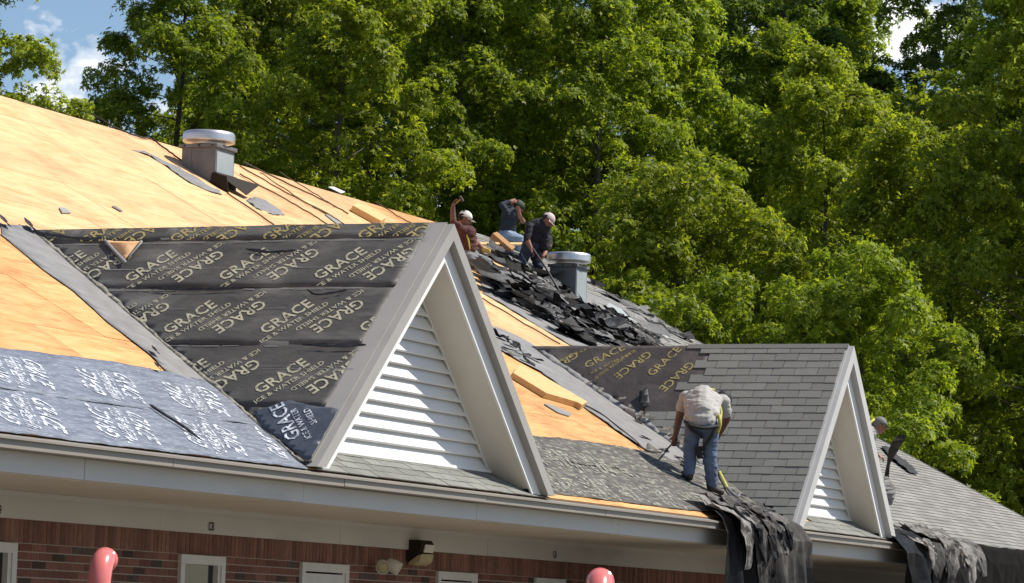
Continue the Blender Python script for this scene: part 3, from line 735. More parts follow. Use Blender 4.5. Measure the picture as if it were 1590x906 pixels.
# shingles: courses of tabs; each tab its own part
EXP, TW = .1318, .305
shg_me = {}
def tab_mesh(w_, mname):
    k = (round(w_, 2), mname)
    if k not in shg_me:
        bm = bmesh.new(); g_ = .004
        q = [(g_, 0, 0), (w_ - g_, 0, 0), (w_ - g_, EXP * 1.06, -.006), (g_, EXP * 1.06, -.006)]
        a = [bm.verts.new((p[0], p[1], p[2])) for p in q]; b = [bm.verts.new((p[0], p[1], p[2] - .009)) for p in q]
        bm.faces.new(a)
        for i in range(4): bm.faces.new((a[(i + 1) % 4], a[i], b[i], b[(i + 1) % 4]))
        me = mesh_of(bm, 'shingle'); me.materials.append(M[mname]); shg_me[k] = me
    return shg_me[k]
def tabs(F, poly, v0, v1, h, parent, mname, umin, umax, tw=TW, seed=3):
    rr = random.Random(seed); i = 0; n = 0; v = v0
    while v < v1:
        u = umin + (-tw / 2 if i % 2 else 0) + rr.uniform(-.02, .02)
        while u < umax:
            a, b = u, min(u + tw, umax)
            if b - a > .02 and inpoly((a + b) / 2, v + EXP * .5, poly) and rr.random() > .004:
                o = D.objects.new('shingle', tab_mesh(b - a, mname)); COL.objects.link(o); o.parent = parent
                o.matrix_basis = Matrix.Translation(F.P(a, v + rr.uniform(-.003, .003), h + rr.uniform(-.001, .003))) @ F.mat() @ Matrix.Rotation(rr.uniform(-.006, .006), 4, 'Z'); n += 1
            u += tw
        v += EXP; i += 1
    return n
shp = [up[0], up[1], F2.px(1068, 592), F2.px(1062, 642), F2.px(1005, 648), F2.px(986, 662), (valley_u(D2, 1.1) + .05, 1.1), (valley_u(D2, .2) + .05, .12), (.4, .1), (0.4, L2), (up[0][0], L2)]
nt_ = tabs(F2, shp, .06, L2 - .03, .022, dm2, 'shingle', -4.4, .012)
# dark torn pocket in dormer 2 membrane
# skirt shingles in front of both dormers
for d, dm_ in ((D1, dm1), (D2, dm2)):
    x0, x1 = d['x'] - d['h'] + .15, d['x'] + d['h'] + .0
    tabs(MAIN, [(x0, -.06), (x1, -.06), (x1 - .5, .5), (x0 + .5, .5)], -.045, .42, .018, dm_, 'skirt', x0, x1, seed=8)
obj('sill_flashing', boxbm((D1['x'] - 1.9, .10, .004), (D1['x'] + 2.45, .44, .010), RM), M['shingle'], dm1)

# ---- far right shingle field (one surface of small tabs)
bm = bmesh.new(); rr = random.Random(5); v = -.04; i = 0
fld = [(16.0, -.1), (XR - .05, -.1), (RX - .05, VLEN), (23.3, VLEN), (21.6, 8.2 * VK), (18.6, 4.9 * VK), (16.0, 1.2)]
fl2 = [(xr(y / VK) - .03, y) for y in (0, VLEN)]
while v < VLEN - .05:
    u = 14 + (.15 if i % 2 else 0)
    ue = xr(v / VK) + .03
    while u < ue:
        a, b = u + .004, min(u + .301, ue)
        if b > a and inpoly((a + b) / 2, v + .06, fld + []) or (b > a and b > ue - .31 and v < VLEN):
            th = rr.uniform(.016, .020)
            q = [MAIN.P(a, v, th), MAIN.P(b, v, th), MAIN.P(b, v + .122, .008), MAIN.P(a, v + .122, .008)]
            vs = [bm.verts.new(p) for p in q]; bm.faces.new(vs)
            lo = [bm.verts.new(MAIN.P(a, v, .0)), bm.verts.new(MAIN.P(b, v, .0))]
            bm.faces.new((lo[0], lo[1], vs[1], vs[0]))
        u += .305
    v +=   .118; i += 1
tag(obj('shingle_field', bm, M['shingle_far'], B), kind='stuff')
# rake edge trim at the far end
bm = bmesh.new()
tube(bm, [MAIN.P(XR - .02, -.04, .0), MAIN.P(RX - .02, VLEN, .0)], .03, 4); obj('rake_edge', bm, M['shingle_far'], B)

# ---- numbers on the frieze
for s, px, py in (('C9', -4, 793), ('C8', 327.5, 818.5), ('C6', 861, 862)):
    p = at_y(px, py, 1.964); bmt = bmesh.new(); add_text(bmt, s, 0, 0, 0, .115, .8, .02)
    for v in bmt.verts: v.co = Vector((p.x + v.co.x, 1.957, p.z + v.co.y))
    obj('lettering', bmt, M['black_ink'], B)

# ================================================================ THINGS ON THE ROOF
def fan(pc, pl, pr, ptop, capc, label, hgt, capw):
    """curb-mounted exhaust fan; pc near corner base, pl far-left base, pr right base (pixels on the slope)"""
    c = MAIN.P(*MAIN.px(*pc)); sc_ = FPX / depth(c)
    wy = (pc[0] - pl[0]) / sc_ / .915 ; wy = max(.45, min(.8, wy)); wx = wy
    e = empty('exhaust_fan', c, label, 'exhaust fan', 'exhaust fans on the roof')
    x0, y0 = c.x, c.y; x1, y1 = x0 + wx, y0 + wy
    zt_ = c.z + hgt; zb0 = c.z - .05
    bm = bmesh.new()
    box(bm, (x0, y0, zb0), (x1, y1, zt_))
    bmesh.ops.recalc_face_normals(bm, faces=bm.faces); obj('curb', bm, M['galv'], e)
    obj('curb_lit_face', boxbm((x0 + .03, y0 - .006, c.z + .02), (x1 - .03, y0 - .001, zt_ - .05)), M['galv_pale_lit'], e)  # sunny side of the curb: its brightness painted as a paler facing
    bm = boxbm((x0 - .03, y0 - .03, zt_ + .001), (x1 + .03, y1 + .03, zt_ + .05), bev=.006); obj('curb_cap', bm, M['galv'], e)
    for yy in (y0 + .03, y0 + wy * .45, y1 - .06): obj('bolt', boxbm((x0 - .042, yy, zt_ + .018), (x0 - .0302, yy + .02, zt_ + .036)), M['bronze'], e)
    obj('seam', boxbm((x0 - .006, y0 + wy * .72, c.z + wy * .72 * MS + .05), (x0 - .0005, y0 + wy * .75, zt_ - .02)), M['galv'], e)
    cx_, cy_ = (x0 + x1) / 2, (y0 + y1) / 2; r = capw / 2
    bm = bmesh.new(); lathe(bm, [(r * .62, 0), (r * .66, .02), (r * .55, .075), (r * .55, .10)], (cx_, cy_, zt_ + .051), 32); obj('neck', bm, M['alu'], e, True)
    bm = bmesh.new(); lathe(bm, [(r * .70, .0), (r * .97, .0), (r, .012), (r, .085), (r * .985, .115), (r * .93, .135), (r * .6, .150), (r * .2, .156), (.0, .157)], (cx_, cy_, zt_ + .10), 40)
    o = obj('hood', bm, M['alu'], e, True)
    try:
        o.data.set_sharp_from_angle(angle=R(40))
    except Exception: pass
    return e, (x0, y0, x1, y1, zt_)
fan1, fb = fan((333, 287), (278, 262), (372, 290), None, None, 'silver exhaust fan standing on bare boards beside the black flashing', .50, .70)
fan2, fb2 = fan((893, 474), (857, 450), (922, 470), None, None, 'silver exhaust fan standing among torn shingles behind the stooping workers', .60, .70)
# bent black flashing at fan 1's foot
x0, y0, x1, y1, zt_ = fb
c = Vector((x0, y0, y0 * MS))
bm = bmesh.new()
for pts in ([(-.03, .02, .0), (-.03, -.10, .16), (-.03, -.02, .22), (-.03, .12, .18)], ):
    pass
box(bm, (x0 - .03, y0 - .02, (y0) * MS - .02), (x1 + .05, y0 - .012, y0 * MS + .17))
q = [(x0 - .04, y0 - .021, y0 * MS + .17), (x1 + .12, y0 - .021, y0 * MS + .12), (x1 + .16, y0 - .30, y0 * MS + .08), (x0 + .30, y0 - .32, y0 * MS - .10)]
a = [bm.verts.new(p) for p in q]; b = [bm.verts.new((p[0], p[1], p[2] - .012)) for p in q]; bm.faces.new(a); bm.faces.new(b[::-1])
for i in range(4): bm.faces.new((a[i], a[(i + 1) % 4], b[(i + 1) % 4], b[i]))
q = [(x0 - .045, y0 + .02, y0 * MS + .16), (x0 - .045, y0 - .2, y0 * MS + .10), (x0 - .045, y0 - .24, (y0 - .24) * MS + .0), (x0 - .045, y0 + .05, y0 * MS + .02)]
a = [bm.verts.new(p) for p in q]; b = [bm.verts.new((p[0] + .012, p[1], p[2])) for p in q]; bm.faces.new(a); bm.faces.new(b[::-1])
for i in range(4): bm.faces.new((a[i], a[(i + 1) % 4], b[(i + 1) % 4], b[i]))
bmesh.ops.recalc_face_normals(bm, faces=bm.faces)
o = obj('bent_flashing', bm, M['bronze']); rebase(o); tag(o, 'bent black metal flashing at the foot of the fan on bare boards', 'flashing')
# felt strips round fan 1
o = sheet('felt_strip', MAIN, MAIN.poly([(205, 233), (222, 236), (262, 254), (285, 266), (338, 296), (345, 304), (330, 300), (295, 285), (262, 262), (232, 243)]), .012, M['valley'], None, amp=.02, sc=4, cell=.1, seed=71, rag=.03); rebase(o); tag(o, 'grey felt strip on bare boards up-slope of the fan with black flashing', 'felt strip')
o = sheet('felt_strip', MAIN, MAIN.poly([(382, 312), (395, 307), (425, 322), (443, 335), (425, 335), (398, 325)]), .014, M['valley'], None, amp=.03, sc=4, cell=.08, seed=72, rag=.02); rebase(o); tag(o, 'curled grey felt scrap just below the black flashing', 'felt strip')

def slab_on(F, pts, h, name, m, label, cat, h0=.004, base=None):
    """polygon (pixels measured on the top face at height h) extruded down to the slope"""
    top = [F.px(x, y, h) for x, y in pts]
    bm = bmesh.new(); A = [bm.verts.new(F.P(u, v, h)) for u, v in top]; Bv = [bm.verts.new(F.P(u, v, h0)) for u, v in top]
    bm.faces.new(A); bm.faces.new(Bv[::-1])
    for i in range(len(A)): bm.faces.new((A[i], A[(i + 1) % len(A)], Bv[(i + 1) % len(A)], Bv[i]))
    bmesh.ops.recalc_face_normals(bm, faces=bm.faces)
    bmesh.ops.bevel(bm, geom=bm.edges[:], offset=.004, segments=1, affect='EDGES')
    o = obj(name, bm, m); rebase(o); tag(o, label, cat); return o
slab_on(MAIN, [(548, 319), (592, 343), (600, 338), (556, 314)], .10, 'lumber_block', M['lumber'], 'short thick wooden block on the boards below the ridge', 'wood block')
slab_on(MAIN, [(797, 579), (848, 610), (896, 624), (904, 629), (912, 624), (842, 583), (806, 566)], .08, 'lumber_offcut', M['lumber'], 'long bent wooden offcut lying between dormers beside the grey valley', 'wood offcut')
for pts, lab, mm in (([(92, 322), (101, 322), (111, 330), (97, 330)], 'small grey scrap on bare boards above the first dormer, leftmost', 'debris'),
                     ([(174, 320), (178, 319), (191, 327), (188, 328)], 'thin grey sliver on bare boards between the scrap and the fan', 'debris'),
                     ([(505, 333), (512, 333), (530, 346), (524, 348)], 'grey scrap on bare boards left of the wooden block', 'debris'),
                     ([(510, 290), (518, 290), (536, 298), (530, 300)], 'pale sliver lying on the bare ridge', 'cap_white'),
                     ([(845, 627), (852, 627), (888, 642), (884, 646), (866, 640)], 'grey strip of flashing on boards below the wooden offcut', 'debris')):
    o = slab_on(MAIN, pts, .02, 'scrap', M[mm], lab, 'scrap')
# ropes
def rope(pts, r, label, m='rope', lift=.02):
    P = smooth_path([MAIN.P(*MAIN.px(x, y), lift) for x, y in pts], 5); bm = bmesh.new()
    for i, p in enumerate(P): p += MAIN.n * random.uniform(-.004, .008)
    tube(bm, P, r, 6); o = obj('rope', bm, M[m]); rebase(o); tag(o, label, 'rope', 'ropes lying on the roof boards'); return o
rope([(371, 272.5), (415, 297), (458, 321), (486, 337), (514, 355)], .011, 'brown rope from the fan straight down to the dormer ridge, nearest the bent flashing')
rope([(371, 259.6), (411, 283), (452, 306), (505, 333), (540, 355)], .011, 'brown rope crossing beside the grey scrap left of the wooden block')
rope([(403, 270), (440, 295), (480, 321), (507, 335)], .009, 'thin brown rope ending at the grey scrap on the boards')
rope([(377, 254), (411, 270), (460, 294), (518, 322), (540, 334)], .011, 'brown rope running from the fan to the wooden block')
rope([(433, 270), (465, 289), (497, 309), (520, 324)], .009, 'thin rope starting at the ridge right of the fan')
rope([(582, 316), (602, 328), (620, 340), (645, 352)], .010, 'thin rope on boards right of the wooden block')
rope([(140, 178), (160, 190), (190, 206), (215, 215), (231, 217), (240, 222), (262, 238), (282, 252)], .012, 'dark rope along the ridge left of the fan', 'rope_dark')
rope([(352, 302), (385, 325), (428, 355)], .012, 'brown rope from the bent flashing down to the dormer ridge')
# seam battens: dark gaps drawn on the deck near the heap are real panel joints; thin cord lines between dormers
rope([(748, 466), (800, 497), (868, 537)], .011, 'brown rope on the boards beside the shingle heap')

# ---------------------------------------------------------------- debris
deb_me = []
def torn_mesh(L_, W_, curl, seed):
    rr = random.Random(seed); bm = bmesh.new(); nx, ny = 6, 3; G = []
    for i in range(nx + 1):
        row = []
        for j in range(ny + 1):
            x = (i / nx - .5) * L_; y = (j / ny - .5) * W_
            if i in (0, nx): x += rr.uniform(-.03, .03)
            if j in (0, ny): y += rr.uniform(-.012, .012)
            z = curl * (x / L_ * 2) ** 2 * .25 + .03 * math.sin(y / W_ * 3 + seed) + rr.uniform(-.008, .008)
            row.append(bm.verts.new((x, y, z)))
        G.append(row)
    for i in range(nx):
        for j in range(ny):
            if rr.random() < .05 and (i in (0, nx - 1)): continue
            bm.faces.new((G[i][j], G[i + 1][j], G[i + 1][j + 1], G[i][j + 1]))
    bmesh.ops.solidify(bm, geom=bm.faces[:], thickness=.008)
    for v in [v for v in bm.verts if not v.link_faces]: bm.verts.remove(v)
    return mesh_of(bm, 'torn_shingle')
for k in range(10):
    me = torn_mesh(random.uniform(.5, 1.05), random.uniform(.14, .28), random.uniform(-.1, .22), k); me.materials.append(M['debris']); deb_me.append(me)
deb_dk = []
for k in range(6):
    me = torn_mesh(random.uniform(.4, .8), random.uniform(.16, .3), random.uniform(-.2, .5), 50 + k); me.materials.append(M['debris_dark']); deb_dk.append(me)
def scatter(n, sampler, hmax, lab_l, lab_d, group, dark=.4, smin=.5, smax=1.0, tilt=.5):
    k = 0; tries = 0
    while k < n and tries < n * 40:
        tries += 1
        s = sampler()
        if s is None: continue
        p, base = s; dk = random.random() < dark
        o = D.objects.new('torn_felt' if dk else 'torn_shingle', random.choice(deb_dk if dk else deb_me)); COL.objects.link(o)
        hh = base + random.uniform(.02, hmax)
        sc_ = random.uniform(smin, smax)
        o.matrix_basis = Matrix.Translation(p + MAIN.n * hh) @ RM @ Matrix.Rotation(random.gauss(-.45, .38) + (math.pi if random.random() < .5 else 0), 4, 'Z') @ Matrix.Rotation(random.gauss(0, tilt), 4, 'X') @ Matrix.Rotation(random.gauss(0, tilt * .7), 4, 'Y') @ Matrix.Scale(sc_, 4)
        tag(o, lab_d if dk else lab_l, 'felt scrap' if dk else 'shingle scrap', group + (' (felt)' if dk else '')); k += 1
heap = [(738, 398), (790, 405), (850, 442), (885, 478), (930, 490), (985, 505), (1068, 537), (935, 540), (888, 530), (750, 448)]
def zone(P_, base=0):
    xs_ = [p[0] for p in P_]; ys_ = [p[1] for p in P_]
    def f():
        x, y = random.uniform(min(xs_), max(xs_)), random.uniform(min(ys_), max(ys_))
        return (MAIN.P(*MAIN.px(x, y)), base) if inpoly(x, y, P_) else None
    return f
scatter(90, zone([(738, 398), (790, 405), (850, 442), (862, 470), (800, 478), (750, 452)]), .26, 'torn grey shingle in the heap under the workers, behind the first dormer peak', 'torn black felt in the heap under the workers, behind the first dormer peak', 'torn shingles heaped under the workers', .52, .4, .95, .20)
scatter(100, zone([(800, 478), (862, 455), (885, 478), (930, 492), (935, 535), (890, 530)]), .24, 'torn grey shingle in the heap in front of the second exhaust fan', 'torn black felt in the heap in front of the second exhaust fan', 'torn shingles heaped before the second fan', .56, .4, .95, .20)
scatter(75, zone([(915, 490), (950, 497), (1000, 512), (1066, 536), (925, 540)]), .16, 'torn grey shingle in the heap just above the second dormer ridge', 'torn black felt in the heap just above the second dormer ridge', 'torn shingles heaped above the second dormer', .62, .4, .95, .18)
scatter(20, zone([(750, 405), (850, 445), (890, 485), (1000, 515), (1050, 535), (900, 533), (760, 455)]), .22, 'large flat torn shingle sheet on the heap behind the first dormer', 'large flat torn black felt sheet on the heap behind the first dormer', 'large torn sheets on the heap', .5, 1.2, 1.7, .12)
rim = [(905, 432), (935, 447), (1010, 490), (1080, 533), (1060, 533), (1000, 495), (925, 455)]
def rim_s():
    x, y = random.uniform(905, 1080), random.uniform(430, 534)
    if not inpoly(x, y, rim): return None
    return MAIN.P(*MAIN.px(x, y)), 0
scatter(22, rim_s, .08, 'torn grey shingle piece along the far roof edge past the fan', 'torn black felt piece along the far roof edge past the fan', 'torn shingles along the roof edge', .25, .4, .7, .35)
vl = [(985, 655), (1090, 725), (1205, 790), (1190, 800), (1110, 762), (1000, 690)]
def val_s():
    x, y = random.uniform(985, 1205), random.uniform(650, 800)
    if not inpoly(x, y, vl): return None
    return MAIN.P(*MAIN.px(x, y)), .01
scatter(26, val_s, .03, 'small grey shingle scrap in the valley by the front worker', 'small black felt scrap in the valley by the front worker', 'scraps in the valley of the second dormer', .5, .15, .34, .15)
fp = []; fq = []
for q_ in range(25):
    v = .9 + (L2 * .97 - .9) * q_ / 24; u = valley_u(D2, v); fp.append((u - .03, v)); fq.append((u + .13 + .10 * noise.noise(Vector((v * 3, 1, 5))), v))
sheet('frayed_edge', F2, fp + fq[::-1], .026, M['valley'], B, amp=.003, sc=2, cell=.15, seed=90, rag=.03)
for k in range(30):
    v = random.uniform(.25, .80) * L2; u = valley_u(D2, v) + random.uniform(.0, .30)
    o = D.objects.new('shingle_scrap', random.choice(fray_me)); COL.objects.link(o); o.parent = dm2
    o.matrix_basis = Matrix.Translation(F2.P(u, v, .044 + random.uniform(0, .006))) @ F2.mat() @ Matrix.Rotation(random.uniform(0, 3.1), 4, 'Z') @ Matrix.Rotation(random.uniform(-.05, .05), 4, 'X') @ Matrix.Diagonal((random.uniform(.25, .9), random.uniform(.15, .45), 1, 1))
vl3 = [(775, 520), (800, 540), (840, 560), (830, 575), (790, 555), (770, 535)]
def val3_s():
    x, y = random.uniform(770, 840), random.uniform(520, 575)
    if not inpoly(x, y, vl3): return None
    return MAIN.P(*MAIN.px(x, y)), .02
scatter(9, val3_s, .04, 'grey shingle scrap where the far valley meets bare boards', 'black felt scrap where the far valley meets bare boards', 'scraps at the top of the valley', .7, .3, .5, .3)
# pale metal strip lying on the far slope
slab_on(MAIN, [(941, 476), (1037, 525), (1040, 521), (946, 470)], .03, 'metal_strip', M['galv_pale_lit'], 'long pale metal strip on the slope below the far roof edge', 'metal strip')
# black scraps at the top of valley 1
for (x, y, s, lab) in ((3, 351, .35, 'black felt crumple at the left edge above the valley'), (42, 357, .4, 'black felt curl at the top of the first valley'), (237, 552, .22, 'black tab beside the first valley on bare boards'), (240, 577, .2, 'black tab at the lower corner of the bare boards')):
    o = D.objects.new('felt_curl', deb_dk[3]); COL.objects.link(o)
    o.matrix_basis = Matrix.Translation(MAIN.P(*MAIN.px(x, y), .05)) @ RM @ Matrix.Rotation(.8, 4, 'Z') @ Matrix.Rotation(.5, 4, 'X') @ Matrix.Scale(s, 4); tag(o, lab, 'felt scrap')
# torn flap on dormer 2 (hanging felt corner)
o = sheet('torn_flap', F2, F2.poly([(995, 612), (1006, 606), (1010, 632), (1000, 640), (994, 628)]), .05, M['debris_dark'], None, amp=.03, sc=6, cell=.06, seed=81, rag=.012); rebase(o); tag(o, 'dark torn felt flap at the edge of the second dormer shingles', 'felt flap')
o = sheet('torn_flap', F2, F2.poly([(960, 635), (1000, 645), (1003, 662), (985, 676), (965, 650)]), .035, M['felt_brown'], None, amp=.03, sc=6, cell=.06, seed=82, rag=.02); rebase(o); tag(o, 'brown wrinkled felt lump left of the dark flap', 'felt flap')
# long dark scrap on the far right slope
o = sheet('felt_scrap', MAIN, MAIN.poly([(1366, 697), (1372, 696), (1418, 731), (1422, 740), (1412, 738), (1382, 716)]), .05, M['debris_dark'], None, amp=.03, sc=4, cell=.1, seed=83, rag=.02); rebase(o); tag(o, 'long dark felt scrap on the far right shingled slope', 'felt scrap')
# felt strip sticking up beside dormer 2
def ribbon(pts, widths, name, m, label, cat, wdir=AX, thick=.012):
    P = smooth_path(pts, 4); bm = bmesh.new(); n = len(P); A = []; Bv = []
    for i, p in enumerate(P):
        f = i / (n - 1) * (len(widths) - 1); k = min(int(f), len(widths) - 2); w_ = widths[k] + (widths[k + 1] - widths[k]) * (f - k)
        A.append(bm.verts.new(p - wdir * w_ / 2)); Bv.append(bm.verts.new(p + wdir * w_ / 2 + AF * .03 * math.sin(i)))
    for i in range(n - 1): bm.faces.new((A[i], Bv[i], Bv[i + 1], A[i + 1]))
    bmesh.ops.solidify(bm, geom=bm.faces[:], thickness=thick)
    o = obj(name, bm, m, None, True); rebase(o); tag(o, label, cat); return o
dd = depth(at_y(1378, 790, .2))
ribbon([at_depth(1372, 790, dd), at_depth(1376, 745, dd), at_depth(1380, 720, dd), at_depth(1387, 700, dd), at_depth(1395, 685, dd), at_depth(1400, 676, dd)], [.06, .06, .05, .13, .16, .11], 'felt_strip', M['tarp_grey'], 'grey felt strip standing up beside the second dormer', 'felt strip')
ribbon([at_depth(1376, 740, dd - .1), at_depth(1381, 760, dd - .1), at_depth(1380, 785, dd - .1)], [.03, .17, .10], 'felt_strip', M['debris'], 'dark torn felt tab below the upright grey strip', 'felt strip')

# ---------------------------------------------------------------- hanging tarps over the eave
def drape(x0, x1, zb, ys, m, label, seed, fold=.05, nf=5, name='tarp', yb=-.16, top=None, ragb=.1):
    bm = bmesh.new(); rr = random.Random(seed); nx = 44; G = []
    path = [(ys, ys * MS + .06), (ys * .5, ys * .5 * MS + .07), (-.06, .065), (-.15, .01), (yb, -.18)]
    nz = 14
    for k in range(1, nz + 1): path.append((yb, -.18 + (zb + .18) * k / nz))
    for i in range(nx + 1):
        t = i / nx; x = x0 + (x1 - x0) * t; row = []; dz = rr.uniform(-ragb, ragb)
        for j, (y, z) in enumerate(path):
            a = max(0, (j - 3)) / (len(path) - 3); a2 = min(1, a * 3)
            fy = fold * a2 * (math.sin(t * nf * 6.28 + seed + .6 * math.sin(a * 3)) + .5 * math.sin(t * nf * 13.7 + seed * 2.1 + a * 2))
            wy = .05 * noise.noise(Vector((x * 4, z * 2.5, seed))) + .012 * noise.noise(Vector((x * 9, z * 3, seed + 2)))
            xx = x + .03 * noise.noise(Vector((x * 3, z * 3, seed + 5))) - .05 * a2 * math.sin(t * 3.1 + seed)
            zz = z + (dz if j == len(path) - 1 else 0) + .03 * noise.noise(Vector((x * 5, j * .7, seed + 9)))
            if j == 0: zz = max(zz, y * MS + .03); y_ = y + rr.uniform(-.05, .05); zz = y_ * MS + .035
            else: y_ = y
            row.append(bm.verts.new((xx, y_ + fy - abs(wy), zz)))
        G.append(row)
    for i in range(nx):
        for j in range(len(path) - 1): bm.faces.new((G[i][j], G[i + 1][j], G[i + 1][j + 1], G[i][j + 1]))
    bmesh.ops.solidify(bm, geom=bm.faces[:], thickness=.006)
    o = obj(name, bm, m, None, False); rebase(o); tag(o, label, 'tarp'); return o
drape(9.95, 10.75, -2.3, .10, M['tarp'], 'black tarp hanging over the eave, left of the torn strips below the front worker', 2, .10, 1.6, yb=-.24)
drape(10.6, 11.95, -2.3, .30, M['tarp_grey'], 'wrinkled grey tarp hanging over the eave below the second dormer valley', 4, .13, 1.8, yb=-.30)
drape(11.85, 12.78, -2.4, .18, M['tarp_grey'], 'grey brown tarp in vertical folds hanging beside the second dormer corner', 7, .07, 2.4, yb=-.26)
drape(16.55, 18.2, -2.4, .25, M['tarp'], 'shiny black plastic tarp hanging below the second dormer right corner', 11, .12, 1.7, yb=-.28)
drape(18.0, 19.9, -2.4, .30, M['tarp_dark'], 'dull black tarp hanging behind the torn strips right of the shiny plastic', 13, .12, 2.3, yb=-.30)
drape(19.6, 28.5, -2.4, .02, M['net'], 'long dark netting hanging along the far right eave', 17, .03, 14, name='netting', yb=-.20, ragb=.02)
# torn pieces over the eave on the two tarps
def clump(n, x0, x1, y0, y1, z0, z1, lab, group, seed):
    rr = random.Random(seed)
    for k in range(n):
        dk = rr.random() < .35
        o = D.objects.new('torn_shingle', rr.choice(deb_dk if dk else deb_me)); COL.objects.link(o)
        o.matrix_basis = Matrix.Translation((rr.uniform(x0, x1), rr.uniform(y0, y1), rr.uniform(z0, z1))) @ Matrix.Rotation(rr.uniform(-1.0, 1.0), 4, 'Z') @ Matrix.Rotation(rr.uniform(-1.3, .2) + .6, 4, 'X') @ Matrix.Rotation(rr.uniform(-.8, .8), 4, 'Y') @ Matrix.Scale(rr.uniform(.35, .75), 4)
        tag(o, lab, 'shingle scrap', group)
def tongue(x, w_, l_, seed, m, lab, group, y0=.12, out=.18):
    """torn strip lying on the edge and hanging over it, tapering to a ragged tip"""
    rr = random.Random(seed); bm = bmesh.new(); nx, nz = 5, 11; G = []; lean = rr.uniform(-.35, .35); tw = rr.uniform(-.5, .5); top = rr.uniform(.03, .14)
    for j in range(nz + 1):
        t = j / nz; ww = w_ * (1 - .80 * t ** 1.6) * (1 + rr.uniform(-.12, .12)); L_ = (y0 + out) + l_
        d = t * L_
        if d < y0: y, z = y0 - d, (y0 - d) * MS + top
        elif d < y0 + out: y, z = y0 - d, top - (d - y0) ** 2 * 1.2
        else: y, z = -out - .04 * math.sin((d - y0 - out) * 4), top - out * out * 1.2 - (d - y0 - out)
        row = []
        for i in range(nx + 1):
            s_ = i / nx - .5
            row.append(bm.verts.new((x + lean * l_ * t + s_ * ww, y - tw * s_ * ww * t + .06 * noise.noise(Vector((i * .9, j * .5, seed + 4))), z + .05 * noise.noise(Vector((i * .8, j * .6, seed))) + abs(s_) * .08 * rr.uniform(-1, 1))))
        G.append(row)
    for j in range(nz):
        for i in range(nx): bm.faces.new((G[j][i], G[j][i + 1], G[j + 1][i + 1], G[j + 1][i]))
    bmesh.ops.solidify(bm, geom=bm.faces[:], thickness=.007)
    o = obj('torn_strip', bm, m); rebase(o); tag(o, lab, 'shingle scrap', group)
rr_t = random.Random(17)
for k in range(11): tongue(10.3 + 1.55 * (k + rr_t.random()) / 11, rr_t.uniform(.35, .85), rr_t.uniform(.05, .55), 100 + k, M['torn_pale'] if rr_t.random() < .75 else M['tarp_grey'], 'torn grey strip flopped over the eave onto the tarp below the front worker', 'torn strips on the near tarp', rr_t.uniform(.05, .35), rr_t.uniform(.24, .40))
for k in range(4): tongue(rr_t.uniform(10.5, 11.6), rr_t.uniform(.2, .4), rr_t.uniform(.2, .6), 130 + k, M['debris_dark'], 'torn black strip flopped over the eave onto the tarp below the front worker', 'torn black strips on the near tarp', .15, .42)
for k in range(11): tongue(17.5 + 2.4 * (k + rr_t.random()) / 11, rr_t.uniform(.35, .8), rr_t.uniform(.05, .55), 160 + k, M['torn_pale'] if rr_t.random() < .8 else M['tarp_grey'], 'torn grey strip hanging over the eave right of the second dormer', 'torn strips on the far tarp', rr_t.uniform(.1, .4), rr_t.uniform(.28, .42))
# ---------------------------------------------------------------- wall lights
p = at_y(640, 858, YW)
e = empty('flood_light', p, 'dark bronze flood light with amber lens on the brick wall', 'flood light')
x, z = p.x, p.z
obj('housing', prismbm([(YW - .01, z + .13), (YW - .16, z + .13), (YW - .19, z + .09), (YW - .17, z - .0), (YW - .12, z - .02), (YW - .01, z - .10)], x - .16, x + .14, 'x', .006), M['bronze'], e)
obj('reflector', prismbm([(YW - .195, z + .085), (YW - .205, z + .082), (YW - .185, z + .0), (YW - .175, z + .0)], x - .10, x + .13, 'x'), M['cream'], e)
obj('lens', prismbm([(YW - .02, z - .11), (YW - .13, z - .03), (YW - .19, z - .012), (YW - .17, z - .10), (YW - .10, z - .14), (YW - .03, z - .14)], x - .15, x + .15, 'x', .01), M['lens'], e)
p = at_y(603, 880, YW)
e = empty('spot_light', p, 'pair of small cream spot lamps on the brick wall left of the flood light', 'spot light')
obj('base', boxbm((p.x - .1, YW - .05, p.z - .06), (p.x + .1, YW - .001, p.z + .03), bev=.01), M['bronze'], e)
for px_, dirv in ((593, (-.75, -.6, -.25)), (612, (.25, -.85, -.45))):
    q = at_y(px_, 880, YW - .14); dv = Vector(dirv).normalized(); bm = bmesh.new()
    lathe(bm, [(.03, -.10), (.055, -.08), (.07, -.02), (.072, .06), (.066, .065), (.06, .03), (.0, .028)], q, 20, dv); o = obj('lamp_head', bm, M['cream'], e, True)
    bm = bmesh.new(); lathe(bm, [(.058, .035), (.058, .05), (.03, .058), (0, .06)], q, 20, dv); obj('lens', bm, M['lens'], e, True)

